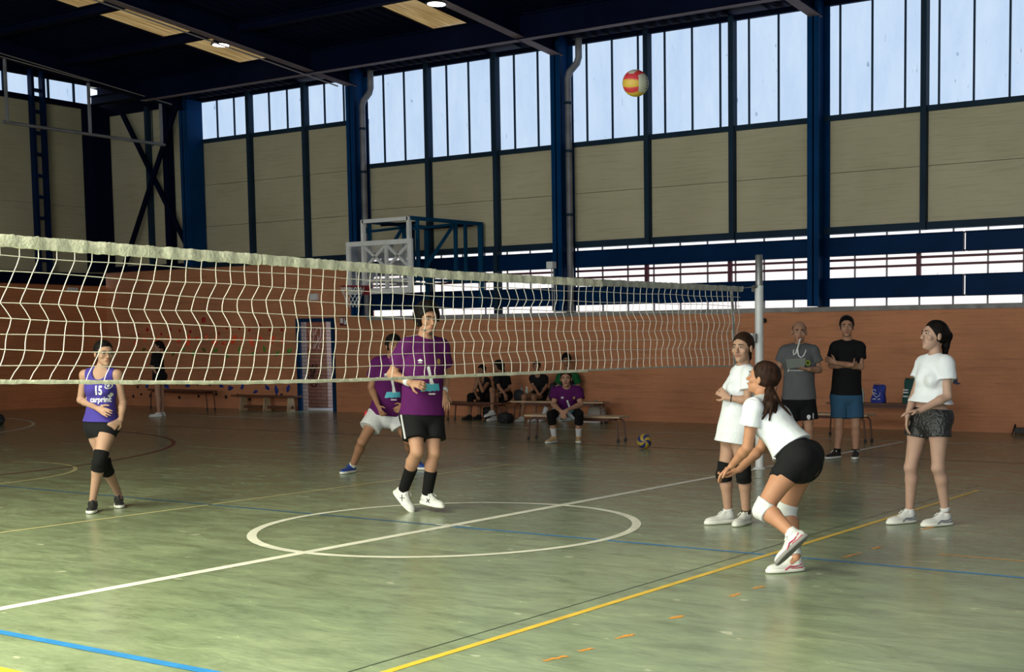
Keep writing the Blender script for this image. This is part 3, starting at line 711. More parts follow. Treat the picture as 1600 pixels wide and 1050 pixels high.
sp_ = MB(); 
for i in range(13):
    z0_, z1_ = 2.10-0.42*i/12, 2.10-0.42*(i+1)/12
sp_.bar((0.012, 4.78, 2.12), (0.012, 4.82, 1.85), 0.055, 0.006, up=(1, 0, 0)).bar((0.012, 4.82, 1.85), (0.012, 4.86, 1.24), 0.05, 0.006, up=(1, 0, 0))
sp_.build('side_tape', mat('dirty_tape', (0.45, 0.45, 0.43), 0.9, noise=(20, 0.3)), net)
MB().tube([(0, 5.06, 2.12), (0, 5.33, 2.14)], 0.005, 5).build('tension_rope', M_TAPE2, net)
M_POST = mat('post_white', (0.70, 0.71, 0.73), 0.35, noise=(3, 0.08)); M_STEEL = mat('bare_steel', (0.22, 0.22, 0.22), 0.4, 0.6, noise=(10, 0.4))
po = empty('net_post', (0, 5.47, 0)); tag(po, 'white steel volleyball post with grey top, right end of the net', 'post')
MB().lathe((0, 5.47, 0), [(0.075, 0.0), (0.075, 0.012), (0.050, 0.02), (0.050, 2.16)], 24).build('tube', M_POST, po, smooth=True)
MB().lathe((0, 5.47, 0), [(0.044, 2.16), (0.044, 2.51), (0.036, 2.52)], 24).build('inner_tube', M_STEEL, po, smooth=True)
MB().box(-0.09, 0.0, 5.36, 5.44, 1.49, 1.60).build('winch', M_STEEL, po, bevel=0.008)
MB().box(-0.07, 0.02, 5.26, 5.35, 1.505, 1.60).build('winch_cover', M_WHITE, po, bevel=0.01)
MB().lathe((-0.09, 5.40, 1.545), [(0.03, 0.0), (0.03, -0.02), (0.012, -0.03)], 12, 'x').build('winch_knob', M_BLACK, po)
MB().tube([(0, 5.40, 2.15), (-0.03, 5.36, 2.14)], 0.02, 8).tube([(-0.04, 5.44, 2.11), (-0.07, 5.42, 2.11)], 0.025, 10).build('pulley', M_STEEL, po)

# ------------------------------------------------------------------ balls
def ball(loc, R_, rotm, colour, mats, name, lab):
    bm = bmesh.new(); bmesh.ops.create_icosphere(bm, subdivisions=6, radius=1.0)
    for v in bm.verts:
        g_ = colour(v.co.normalized())[1]; v.co = v.co.normalized()*R_*(1-0.018*g_)
    for f in bm.faces: f.material_index = colour(f.calc_center_median().normalized())[0]; f.smooth = True
    me = bpy.data.meshes.new(name); bm.to_mesh(me); bm.free()
    for m_ in mats: me.materials.append(m_)
    o = bpy.data.objects.new(name, me); COL.objects.link(o)
    o.matrix_world = Matrix.Translation(loc) @ rotm.to_4x4(); tag(o, lab, 'ball', 'volleyballs'); return o
def col_fly(d):
    ax = max(range(3), key=lambda i: abs(d[i])); s_ = d[ax]
    t = [d[(ax+1) % 3]/abs(s_), d[(ax+2) % 3]/abs(s_)]
    rim_ = max(abs(t[0]), abs(t[1]))
    # local axes: x = left facing face (bands stacked along z), y = white faces, z = top / bottom
    if ax == 0: q = t[1]; idx = 0 if q > 0.33 else (1 if q > -0.33 else 0)
    elif ax == 2: q = t[1]; idx = (1 if s_ < 0 else (2 if abs(q) < 0.33 else 0))
    else: q = t[1]; idx = 3 if (abs(q+0.05) < 0.09 and abs(t[0]) < 0.5 and math.sin(t[0]*26) > -0.55) else 2
    gr = max(0, 1-abs(abs(q)-0.33)/0.035) + max(0, 1-abs(rim_-1)/0.04)
    return idx, min(1, gr)
def axes(xd, up=(0, 0, 1)):
    x = Vector(xd).normalized(); z = Vector(up); y = z.cross(x).normalized(); z = x.cross(y); return Matrix((x, y, z)).transposed()
fly = CAM + ray(993, 130)*10.4
tocam = (CAM-fly).normalized(); rt = _R
bl = ball(fly, 0.105, axes(tocam*0.86-rt*0.5, (0.1, 0, 1)), col_fly,
     [mat('ball_red', (0.46, 0.030, 0.045), 0.5), mat('ball_yellow', (0.50, 0.32, 0.04), 0.5), mat('ball_cream', (0.40, 0.40, 0.34), 0.5), mat('ball_lettering', (0.03, 0.04, 0.03), 0.5)], 'volleyball', 'red, yellow and white volleyball flying in front of the high windows')
def col_floor(d):
    th = math.atan2(d.y, d.x); po_ = math.acos(max(-1, min(1, d.z)))
    v = 4*th + 3.2*po_; s_ = math.sin(v)
    return (0 if s_ > 0.1 else 1), max(0, 1-abs(s_-0.1)/0.12)
fb = on_floor(1007, 701); fb.z = 0.105; dvec = (CAM-fb).normalized()
zrot = Matrix((dvec.cross(Vector((0, 0, 1))).normalized(), Vector((0, 0, 1)), -dvec)).transposed()
M_z = Matrix((_R0, (dvec.cross(_R0)).normalized(), dvec)).transposed()
ball(fb, 0.105, M_z, col_floor, [mat('ball_blue', (0.02, 0.035, 0.16), 0.45), mat('ball_gold', (0.50, 0.32, 0.04), 0.5)], 'volleyball', 'blue and yellow volleyball lying on the floor right of the front bench')

# ------------------------------------------------------------------ benches
M_WOOD = mat('bench_wood', (0.52, 0.37, 0.23), 0.5, noise=(6, 0.25)); M_WOODD = mat('dark_bench_wood', (0.13, 0.055, 0.03), 0.5, noise=(6, 0.25)); M_TUBE = mat('brown_tube', (0.09, 0.03, 0.018), 0.45)
def tube_bench(cx, cy, rz_, L, W, H, lab, top=M_WOOD, leg=M_TUBE, group='tubular steel benches'):
    e = empty('bench', (0, 0, 0)); tag(e, lab, 'bench', group)
    MB().box(-L/2, L/2, -W/2, W/2, H-0.03, H).build('seat', top, e, bevel=0.006)
    MB().box(-L/2+0.2, L/2-0.2, -W/2+0.03, -W/2+0.05, H-0.075, H-0.03).box(-L/2+0.2, L/2-0.2, W/2-0.05, W/2-0.03, H-0.075, H-0.03).build('apron', leg, e)
    for sx in (-1, 1):
        for sy in (-1, 1):
            x = sx*(L/2-0.07); y = sy*(W/2-0.05)
            MB().tube([(x-sx*0.22, y, H-0.045), (x-sx*0.06, y, H-0.05), (x-sx*0.01, y, H-0.09), (x, y, H-0.16), (x+sx*0.02, y, 0.03)], 0.014, 8).build('leg', leg, e, smooth=True)
            MB().lathe((x+sx*0.02, y, 0), [(0.02, 0), (0.024, 0.012), (0.018, 0.045)], 10).build('foot', M_BLACK, e)
    e.location = (cx, cy, 0); e.rotation_euler = (0, 0, rz_); return e
def bench_px(u0, v0, u1, v1, H, W, lab, **k):
    """bench whose legs stand at two floor pixels of its front side"""
    a, b = on_floor(u0, v0), on_floor(u1, v1); d = (b-a); rz_ = math.atan2(d.y, d.x); n_ = Vector((-d.y, d.x, 0)).normalized()
    c = (a+b)/2 + n_*(W/2-0.05); return tube_bench(c.x, c.y, rz_, d.length+0.1, W, H, lab, **k)
bench_px(826, 686, 966, 690.5, 0.385, 0.33, 'front bench with pale wooden seat under the purple shirt player')
bench_px(700, 656, 783, 659, 0.36, 0.3, 'dark bench by the wall at the left, holding two people in black', top=M_WOODD)
bench_px(803, 659, 940, 662, 0.40, 0.3, 'bench by the wall with bottles on it, behind the front bench', top=M_WOOD)
bench_px(1243, 686, 1352, 691, 0.41, 0.30, 'lower bench behind the two standing men')
bench_px(1297, 679, 1436, 684, 0.52, 0.30, 'taller bench by the wall carrying the blue bag', top=M_WOODD)
bench_px(236, 637, 324, 641, 0.45, 0.3, 'old metal legged bench under the climbing holds', top=M_WOODD)
# wooden gymnastics bench
g0, g1_ = on_floor(368, 641), on_floor(452, 643.5); d = g1_-g0; e = empty('gym_bench', (g0+g1_)/2, math.atan2(d.y, d.x)); tag(e, 'low wooden gymnastics bench under the climbing holds, left of the doorway', 'bench')
L = d.length+0.3
def lcl(e, b, name, m_, **k):
    o = b.build(name, m_, **k); o.parent = e; return o
lcl(e, MB().box(-L/2, L/2, -0.0, 0.26, 0.31, 0.35), 'seat', M_WOODD, bevel=0.004)
lcl(e, MB().box(-L/2+0.15, L/2-0.15, 0.12, 0.15, 0.05, 0.12), 'beam', M_WOODD)
for x in (-L/2+0.25, 0, L/2-0.25):
    b = MB(); b.poly([(x, 0.02, 0), (x, 0.24, 0), (x, 0.20, 0.31), (x, 0.06, 0.31)], (0.035, 0, 0)); lcl(e, b, 'leg', M_WOOD)

# ------------------------------------------------------------------ climbing holds
hr = random.Random(21)
cols = {'red': mat('hold_red', (0.42, 0.012, 0.015), 0.5), 'orange': mat('hold_orange', (1.0, 0.10, 0.03), 0.45), 'green': mat('hold_green', (0.10, 0.32, 0.03), 0.5), 'blue': mat('hold_blue', (0.015, 0.045, 0.28), 0.5), 'dark': mat('hold_dark', (0.02, 0.012, 0.016), 0.6), 'olive': mat('hold_olive', (0.12, 0.13, 0.02), 0.6)}
spots = {'red': [(735, 117, 25), (233, 200, 15), (150, 246, 12), (357, 242, 13), (435, 197, 15), (522, 208, 8), (617, 217, 13), (703, 190, 12), (792, 165, 14), (867, 235, 11), (942, 187, 12), (1053, 187, 14), (1145, 206, 14), (1234, 163, 15), (1325, 203, 12), (1433, 200, 14)],
 'orange': [(204, 286, 8), (325, 287, 11), (425, 285, 10), (513, 303, 14), (597, 300, 26), (675, 275, 9), (758, 268, 13), (835, 307, 23), (912, 322, 9), (998, 292, 24), (1068, 288, 12), (1160, 308, 18), (1243, 278, 14), (1344, 297, 22), (1437, 305, 9), (130, 318, 9)],
 'green': [(548, 376, 10), (645, 408, 9), (840, 385, 10), (945, 432, 11), (1055, 383, 11), (1180, 415, 14), (1277, 375, 12), (1392, 412, 14), (1500, 390, 16), (398, 385, 8)],
 'olive': [(202, 378, 11), (465, 415, 14), (735, 380, 13)],
 'blue': [(232, 700, 14), (403, 708, 18), (592, 700, 14), (893, 703, 15), (977, 722, 17), (1080, 710, 15), (1198, 752, 14), (1303, 717, 16), (1386, 740, 18), (1489, 730, 16)],
 'dark': [(147, 712, 12), (107, 794, 12), (178, 778, 11), (262, 790, 16), (518, 807, 12), (690, 795, 12), (847, 774, 12), (935, 800, 14), (1035, 789, 14), (1430, 785, 14), (490, 683, 10), (683, 684, 10), (790, 687, 10), (1145, 825, 10), (1350, 800, 10)]}
pos_w = {'red': 'row of dark red holds high up', 'orange': 'row of bright orange holds at head height', 'green': 'row of green holds', 'olive': 'row of green holds', 'blue': 'row of blue holds low on the wall', 'dark': 'lowest row of black holds'}
allh = sorted([(x, y, s, c) for c in spots for x, y, s in spots[c]])
cnt = {}
for x, y, s, c in allh:
    px_, py_ = 190+x*0.175, 480+y*0.175; q = on_y(px_, py_); r_ = max(0.05, 1.35*s*0.175/62)
    key = 'green' if c == 'olive' else c; cnt[key] = cnt.get(key, 0)+1
    bm = bmesh.new(); bmesh.ops.create_icosphere(bm, subdivisions=2, radius=1)
    ax = Vector((hr.uniform(-1, 1), 0, hr.uniform(-1, 1))).normalized(); st = 1.0 if c in ('red', 'dark') else 1.9
    for v in bm.verts:
        k = 1+0.35*math.sin(3*v.co.x+hr.random()*0.4+px_)*math.cos(4*v.co.z+py_)
        p_ = v.co*k; al = p_.dot(ax); p_ = ax*al*st*0.8+(p_-ax*al)*0.75
        v.co = Vector((p_.x*r_, max(-0.9, min(0.05, p_.y*0.8))*min(r_, 0.07), p_.z*r_))
    me = bpy.data.meshes.new('climbing_hold'); bm.to_mesh(me); bm.free(); me.materials.append(cols[c])
    o = bpy.data.objects.new('climbing_hold', me); COL.objects.link(o); o.location = (q.x, YW-0.003, q.z)
    nth = ['first', 'second', 'third', 'fourth', 'fifth', 'sixth', 'seventh', 'eighth', 'ninth', 'tenth', 'eleventh', 'twelfth', 'thirteenth', 'fourteenth', 'fifteenth', 'sixteenth', 'seventeenth', 'eighteenth'][cnt[key]-1]
    cw = {'red': 'dark red rounded', 'orange': 'bright orange', 'green': 'green', 'olive': 'green', 'blue': 'blue wedge shaped', 'dark': 'black'}[c]
    lv = {'red': 'upper red row', 'orange': 'orange row', 'green': 'green row', 'olive': 'green row', 'blue': 'low blue row', 'dark': 'lowest dark row'}[c]
    tag(o, '%s climbing hold, %s from the left in the %s' % (cw, nth, lv), 'climbing hold', 'climbing holds, ' + pos_w[c])

# ------------------------------------------------------------------ bags, bottles, odds and ends
def blob(name, c, rad, m_, seed=1, amp=0.12, flat=0.0, sub=4, parent=None, boxy=0.0):
    bm = bmesh.new(); bmesh.ops.create_icosphere(bm, subdivisions=sub, radius=1); r_ = random.Random(seed); q = [r_.uniform(0, 6) for _ in range(6)]
    for v in bm.verts:
        n_ = v.co.normalized(); k = 1+amp*(math.sin(3*n_.x+q[0])*math.cos(3*n_.z+q[1])+0.5*math.sin(7*n_.y+q[2]+4*n_.z))
        if boxy: mx = max(abs(n_.x), abs(n_.y), abs(n_.z)); k *= (1-boxy)+boxy/mx*0.8
        p_ = n_*k; v.co = (p_.x*rad[0], p_.y*rad[1], max(p_.z, -0.85)*rad[2])
    for f in bm.faces: f.smooth = True
    me = bpy.data.meshes.new(name); bm.to_mesh(me); bm.free(); me.materials.append(m_)
    o = bpy.data.objects.new(name, me); COL.objects.link(o); o.location = c
    if parent: put(o, parent)
    return o
M_BAG = mat('black_nylon', (0.010, 0.010, 0.013), 0.7, bump=(15, 0.4))
def backpack(u, v, w_, h_, lab, dy=0.0):
    p_ = on_floor(u, v); e = empty('backpack', (p_.x, p_.y+dy, 0)); tag(e, lab, 'bag', 'black sports bags')
    blob('body', (p_.x, p_.y+dy, h_*0.42), (w_/2, 0.14, h_/2), M_BAG, int(u), 0.08, boxy=0.5, parent=e)
    blob('pocket', (p_.x+0.02, p_.y+dy-0.13, h_*0.3), (w_*0.3, 0.05, h_*0.22), M_BAG, int(u)+1, 0.05, boxy=0.5, parent=e)
    MB().tube([(p_.x-0.05, p_.y+dy, h_*0.86), (p_.x-0.03, p_.y+dy, h_*0.95), (p_.x+0.03, p_.y+dy, h_*0.95), (p_.x+0.05, p_.y+dy, h_*0.86)], 0.009, 6).build('handle', M_BAG, e)
backpack(765, 655, 0.24, 0.28, 'black bag on the floor behind the white trainers of the second seated person')
backpack(790, 661, 0.28, 0.22, 'wide black sports bag on the floor under the bottle bench')
backpack(917, 648, 0.36, 0.42, 'black backpack standing beside the seated purple shirt player', dy=0.3)
p_ = on_floor(931, 657); p_.y = 11.98; p_.x = on_y(931, 648, 12.1).x
e = empty('tote_bag', (p_.x, p_.y+0.15, 0)); tag(e, 'crumpled pale cloth bag against the wall right of the seated player', 'bag')
mt, nt, bb, tc = nodes_of('striped_cloth'); wv = N(nt, 'ShaderNodeTexWave', Scale=9.0, Distortion=3.0); nt.links.new(tc.outputs['Object'], wv.inputs['Vector'])
nt.links.new(ramp(nt, wv.outputs['Fac'], [(0.3, (0.20, 0.18, 0.16)), (0.6, (0.42, 0.39, 0.34))]), bb.inputs['Base Color']); bb.inputs['Roughness'].default_value = 0.9
bmv = blob('sack', (p_.x, p_.y+0.15, 0.17), (0.20, 0.11, 0.24), mt, 5, 0.10, parent=e)
for v in bmv.data.vertices:
    if v.co.z > 0: v.co.x *= 1-0.9*v.co.z/0.3; 
MB().box(-0.2, 0.22, -0.07, 0.07, 0.0, 0.012).build('paper_sheet', M_WHITE, loc=None)
ps_ = bpy.data.objects['paper_sheet']; ps_.location = (p_.x+0.05, p_.y-0.08, 0.001); tag(ps_, 'white paper sheet on the floor before the pale cloth bag', 'paper')
# bottles on the bench: stand on the seat of the bench by the wall
bt = MATS.get('x') or None
def bottle(u, v_top, rad, h, m_, m_cap, lab, ref):
    q = on_y(u, v_top, ref.location.y); x = q.x; y = ref.location.y+0.10; z = 0.40
    e = empty('drink_bottle', (x, y, z)); tag(e, lab, 'bottle', 'drink bottles on the wall bench')
    MB().lathe((x, y, z), [(rad*0.9, 0), (rad, 0.01), (rad, h*0.62), (rad*0.8, h*0.74), (rad*0.4, h*0.86), (rad*0.4, h*0.9)], 14).build('body', m_, e, smooth=True)
    MB().lathe((x, y, z+h*0.9), [(rad*0.45, 0), (rad*0.45, h*0.1)], 12).build('cap', m_cap, e, smooth=True)
    return e
wb_ = [o for o in bpy.data.objects if o.get('label', '').startswith('bench by the wall with bottles')][0]
M_PET = mat('clear_plastic', (0.35, 0.40, 0.42), 0.15, alpha=0.6); M_PETW = mat('pale_plastic', (0.5, 0.55, 0.5), 0.3); M_TEAL = mat('teal_plastic', (0.03, 0.22, 0.24), 0.35); M_LAB = mat('bottle_label', (0.05, 0.10, 0.25), 0.5)
b1 = bottle(810, 600, 0.036, 0.26, M_PET, M_LAB, 'clear plastic bottle with dark cap, leftmost on the bottle bench', wb_)
b2 = bottle(818, 600, 0.036, 0.26, M_PETW, M_WHITE, 'pale plastic bottle in the middle of the bottle bench', wb_)
b3 = bottle(825, 608, 0.038, 0.18, M_TEAL, M_TEAL, 'short teal bottle on the bottle bench', wb_)
q = on_y(816, 620, wb_.location.y-0.02); e = blob('toiletry_bag', (q.x, wb_.location.y-0.12, 0.40+0.10), (0.13, 0.06, 0.12), M_BAG, 8, 0.05); tag(e, 'small dark bag with pale edge among the bottles on the bench', 'bag')
q = on_y(862, 605, 12.1); e = blob('jacket', (on_y(866, 610, 11.6).x, wb_.location.y+0.02, 0.40+0.16), (0.085, 0.10, 0.18), M_BAG, 18, 0.12); tag(e, 'dark jacket heaped on the bench between the V-neck girl and the youth', 'jacket')
# drawstring bags on the right bench
rb_ = [o for o in bpy.data.objects if o.get('label', '').startswith('taller bench')][0]
def shopper(u0, u1, v0, v1, m_, lab, deco, y):
    a, b = on_y(u0, v1, y), on_y(u1, v1, y); zt = on_y(u0, v0, y).z; zb = 0.522; h = zt-zb; w2 = (b.x-a.x)/2; cx2 = (a.x+b.x)/2
    e = empty('cloth_bag', (cx2, y, zb)); tag(e, lab, 'bag', 'cloth bags on the right bench')
    bm = bmesh.new(); bmesh.ops.create_grid(bm, x_segments=1, y_segments=1); bm.free()
    b_ = MB(); n_ = 12
    for k in range(n_+1):
        t = k/n_; zz = zb+h*t; th = 0.075*(1-t)**0.7+0.012; ww = w2*(1-0.12*t)+0.008*math.sin(t*9); xo = 0.02*t
        for j in range(16):
            a_ = 2*pi*j/16; cx_a, sy_a = math.cos(a_), math.sin(a_)
            b_.v.append((cx2+xo+ww*math.copysign(abs(cx_a)**0.5, cx_a), y+th*math.copysign(abs(sy_a)**0.6, sy_a)*(1+0.1*math.sin(5*a_+k)), zz+0.015*math.sin(4*cx_a)*t))
        if k:
            i = (k-1)*16
            for j in range(16): b_.f.append((i+j, i+(j+1) % 16, i+16+(j+1) % 16, i+16+j))
    b_.f.append(tuple(range(16))[::-1]); b_.f.append(tuple(n_*16+j for j in range(16)))
    b_.build('bag_body', m_, e, smooth=True)
    d_ = MB()
    if deco:
        zc = zb+h*0.5; yy = y-0.072
        d_.tube([(cx2-0.045+0.03*math.cos(t_), yy, zc+0.045+0.028*math.sin(t_)) for t_ in np.linspace(0, 5.4, 14)], 0.005, 5)
        d_.tube([(cx2-0.06, yy, zc+0.01), (cx2-0.01, yy-0.003, zc-0.05), (cx2+0.05, yy, zc-0.02), (cx2+0.06, yy, zc+0.03)], 0.005, 5).tube([(cx2-0.06, yy, zc-0.01), (cx2-0.05, yy, zc+0.03), (cx2+0.0, yy, zc+0.0)], 0.005, 5)
        d_.box(cx2-0.07, cx2+0.06, yy-0.006, yy+0.01, zb+0.055, zb+0.066)
    else:
        for zz in (0.10, 0.16, 0.2): d_.box(cx2-0.09, cx2-0.01, y-0.078, y-0.05, zb+zz, zb+zz+0.02)
    d_.build('print', M_WHITE, e)
    MB().tube([(cx2-w2*0.7, y, zb+h-0.01), (cx2-w2*0.6, y-0.02, zb+h+0.02), (cx2+w2*0.5, y-0.02, zb+h+0.02), (cx2+w2*0.75, y, zb+h-0.01)], 0.005, 5).build('drawstring', m_, e)
shopper(1362, 1383, 602, 634, mat('royal_blue_cloth', (0.012, 0.03, 0.28), 0.7), 'royal blue cloth bag with white print on the right bench', True, rb_.location.y)
shopper(1411, 1434, 592, 634, mat('dark_green_cloth', (0.008, 0.07, 0.06), 0.7), 'dark green cloth bag on the right bench beside the girl in the cropped top', False, rb_.location.y)
q = on_floor(1352, 0) if False else on_y(1347, 612, rb_.location.y)
MB().lathe((q.x, rb_.location.y, 0.522), [(0.035, 0), (0.037, 0.02), (0.037, 0.15), (0.015, 0.2), (0.015, 0.22)], 12).build('drink_bottle', M_PETW, smooth=True, loc=(q.x, rb_.location.y, 0.522))
tag(bpy.data.objects['drink_bottle.003'] if 'drink_bottle.003' in bpy.data.objects else bpy.data.objects['drink_bottle'], 'clear bottle on the right bench just behind the man in denim shorts', 'bottle')
# dark equipment at the right edge
q = on_floor(1594, 679)
e = empty('floor_stand', (q.x, q.y, 0)); tag(e, 'black low equipment stand lying by the wall at the right edge', 'equipment')
MB().box(q.x-0.08, q.x+0.5, q.y-0.06, q.y+0.06, 0.02, 0.11).build('body', M_BLACK, e, bevel=0.01)
MB().tube([(q.x-0.10, q.y-0.1, 0.0), (q.x-0.08, q.y, 0.16)], 0.012, 6).tube([(q.x-0.10, q.y+0.1, 0.0), (q.x-0.08, q.y, 0.16)], 0.012, 6).build('leg', M_BLACK, e)
q = on_floor(-4, 664); e = blob('gym_bag', (q.x, q.y, 0.1), (0.16, 0.12, 0.12), M_BAG, 77, 0.08); tag(e, 'black bag on the floor cut by the left edge of the photo', 'bag')

# ------------------------------------------------------------------ people: one smooth surface per body, grown from a distance field
V = lambda *a: np.array(a, dtype=np.float64)
def nrm(v): v = np.asarray(v, float); return v/(np.linalg.norm(v)+1e-12)
R3 = np.array(_R0); T3 = -nrm(V(_F.x, _F.y, 0)); U3 = V(0, 0, 1)
def cv(r, t, u=0.0): return nrm(R3*r+T3*t+U3*u)    # direction given as right / towards camera / up

def rc(a, b, r1, r2):
    a = np.asarray(a, float); b = np.asarray(b, float); ba = b-a; L2 = max(ba@ba, 1e-9); R_ = max(r1, r2)
    def f(X, Y, Z):
        t = np.clip(((X-a[0])*ba[0]+(Y-a[1])*ba[1]+(Z-a[2])*ba[2])/L2, 0, 1)
        return np.sqrt((X-a[0]-t*ba[0])**2+(Y-a[1]-t*ba[1])**2+(Z-a[2]-t*ba[2])**2)-(r1+(r2-r1)*t)
    return f, np.minimum(a, b)-R_, np.maximum(a, b)+R_
def fc(a, b, r1, r2):
    """cone with flat ends: sleeves, cuffs, socks"""
    a = np.asarray(a, float); b = np.asarray(b, float); ba = b-a; L = np.linalg.norm(ba); L2 = L*L; R_ = max(r1, r2)
    def f(X, Y, Z):
        t = ((X-a[0])*ba[0]+(Y-a[1])*ba[1]+(Z-a[2])*ba[2])/L2
        d = np.sqrt((X-a[0]-t*ba[0])**2+(Y-a[1]-t*ba[1])**2+(Z-a[2]-t*ba[2])**2)-(r1+(r2-r1)*np.clip(t, -.2, 1.2))
        return np.maximum(d, np.maximum((t-1)*L, -t*L))
    return f, np.minimum(a, b)-R_, np.maximum(a, b)+R_
def ec(a, b, s, r1, r2, flat=0):
    """elliptic cone: s is the side axis, r=(half width, half depth); flat=1 cuts the a end flat, 2 both"""
    a = np.asarray(a, float); b = np.asarray(b, float); ba = b-a; L = np.linalg.norm(ba); ax = ba/L
    s = nrm(s-ax*(np.dot(s, ax))); fr = np.cross(ax, s); R_ = max(max(r1), max(r2))
    def f(X, Y, Z):
        px, py, pz = X-a[0], Y-a[1], Z-a[2]
        h = px*ax[0]+py*ax[1]+pz*ax[2]; t = np.clip(h/L, 0, 1)
        u = px*s[0]+py*s[1]+pz*s[2]; v = px*fr[0]+py*fr[1]+pz*fr[2]; w_ = h-t*L
        rx = r1[0]+(r2[0]-r1[0])*t; ry = r1[1]+(r2[1]-r1[1])*t; rz = np.minimum(rx, ry)
        if flat: w_ = np.where((w_ < 0) | (flat == 2), 0*w_, w_)
        k0 = np.sqrt((u/rx)**2+(v/ry)**2+(w_/rz)**2); k1 = np.sqrt((u/rx**2)**2+(v/ry**2)**2+(w_/rz**2)**2)+1e-6
        d = k0*(k0-1)/k1
        d = np.where(k0 < 0.3, -0.7*rz, d)
        if flat: d = np.maximum(d, -h)
        if flat == 2: d = np.maximum(d, h-L)
        return d
    return f, np.minimum(a, b)-R_, np.maximum(a, b)+R_
def el(c, ax, r):
    c = np.asarray(c, float); A = [nrm(x) for x in ax]; R_ = max(r)
    def f(X, Y, Z):
        q = [((X-c[0])*k[0]+(Y-c[1])*k[1]+(Z-c[2])*k[2]) for k in A]
        k0 = np.sqrt(sum((qi/ri)**2 for qi, ri in zip(q, r))); k1 = np.sqrt(sum((qi/ri**2)**2 for qi, ri in zip(q, r)))+1e-6
        return np.where(k0 < 0.2, -0.8*min(r), k0*(k0-1)/k1)
    return f, c-R_, c+R_
def half(p, n):
    p = np.asarray(p, float); n = nrm(n)
    def f(X, Y, Z): return (X-p[0])*n[0]+(Y-p[1])*n[1]+(Z-p[2])*n[2]
    return f, None, None

class Field:
    def __init__(s): s.ops = []; s.tagn = None; s.tags = []
    def add(s, pr, k=0.02): s.ops.append(('u', pr, k)); s.tags.append((s.tagn, len(s.ops)-1)); return s
    def grow(s, e): s.ops.append(('o', e, 0)); return s
    def keep_any(s, prs, k=0.004):
        def f(X, Y, Z):
            d = None
            for q_ in prs: d = q_[0](X, Y, Z) if d is None else np.minimum(d, q_[0](X, Y, Z))
            return d
        s.ops.append(('i', (f, None, None), k)); return s
    def sub(s, pr, k=0.006): s.ops.append(('s', pr, k)); return s
    def cut(s, p, n, k=0.004): s.ops.append(('c', half(p, n), k)); return s       # removes the side n points to
    def keep(s, pr, k=0.004): s.ops.append(('i', pr, k)); return s
    def wrinkle(s, amp, freq=18, seed=1, dirn=(0, 0, 1)): s.ops.append(('w', (amp, freq, seed, dirn), 0)); return s
    def mesh(s, name, m_, h=0.006, root=None, relax=0):
        los = [pr[1] for o, pr, k in s.ops if o == 'u']; his = [pr[2] for o, pr, k in s.ops if o == 'u']
        lo = np.min(los, 0)-4*h-0.01; hi = np.max(his, 0)+4*h+0.01
        n = np.ceil((hi-lo)/h).astype(int)+1
        ax = [(lo[i]+h*np.arange(n[i])).astype(np.float32) for i in range(3)]
        D = np.full(tuple(n), 0.2, np.float32)
        for o, pr, k in s.ops:
            if o == 'o': D -= np.float32(pr); continue
            if o == 'w':
                amp, fq, sd, dn = pr; r_ = random.Random(sd); a = [r_.uniform(0, 6) for _ in range(6)]
                X, Y, Z = ax[0][:, None, None], ax[1][None, :, None], ax[2][None, None, :]
                w1 = np.sin(fq*(Z*0.9+X*0.5)+a[0]+2.2*np.sin(fq*0.37*(X-Y)+a[1])); w2 = np.sin(fq*1.7*(X*0.7-Y*0.8+Z*0.45)+a[2]+1.8*np.sin(fq*0.5*Z+a[3]))
                D += (amp*(0.6*w1+0.4*w2)).astype(np.float32); continue
            f, l, u = pr
            if o == 'u' or (o == 's' and l is not None):
                mg = k+3*h+0.012; i0 = np.maximum(0, np.floor((l-mg-lo)/h)).astype(int); i1 = np.minimum(n, np.ceil((u+mg-lo)/h).astype(int)+1)
                if np.any(i1 <= i0): continue
            else: i0 = np.zeros(3, int); i1 = n
            sl = tuple(slice(i0[i], i1[i]) for i in range(3))
            X, Y, Z = ax[0][sl[0]][:, None, None], ax[1][sl[1]][None, :, None], ax[2][sl[2]][None, None, :]
            d = f(X, Y, Z).astype(np.float32); E = D[sl]
            if o == 'u':
                kk = max(k, 1e-4); hh = np.clip(0.5+0.5*(d-E)/kk, 0, 1); D[sl] = d+(E-d)*hh-kk*hh*(1-hh)
            else:
                if o == 's': d = -d
                kk = max(k, 1e-4); hh = np.clip(0.5-0.5*(d-E)/kk, 0, 1); D[sl] = d+(E-d)*hh+kk*hh*(1-hh)
        D[0] = D[-1] = 0.2; D[:, 0] = D[:, -1] = 0.2; D[:, :, 0] = D[:, :, -1] = 0.2
        g_ = vdb.FloatGrid(0.2); g_.copyFromArray(D); P_, T_, Q_ = g_.convertToPolygons(isovalue=0.0, adaptivity=0.0)
        P_ = P_*h+lo
        base = np.array(root.location) if root is not None else P_.mean(0)
        me = bpy.data.meshes.new(name)
        P_ = P_-base
        nq, nt_ = len(Q_), len(T_)
        me.vertices.add(len(P_)); me.vertices.foreach_set('co', P_.astype(np.float32).ravel())
        me.loops.add(nq*4+nt_*3); me.polygons.add(nq+nt_)
        me.loops.foreach_set('vertex_index', np.concatenate([Q_.ravel(), T_.ravel()]).astype(np.int32))
        me.polygons.foreach_set('loop_start', np.concatenate([np.arange(nq)*4, nq*4+np.arange(nt_)*3]).astype(np.int32))
        me.polygons.foreach_set('use_smooth', np.ones(nq+nt_, bool))
        me.update(calc_edges=True); me.validate()
        # keep the main island(s) only: specks below 1% go
        me.materials.append(m_)
        o = bpy.data.objects.new(name, me); COL.objects.link(o); o.location = base
        if root is not None: o.location = (0, 0, 0); o.parent = root
        return o

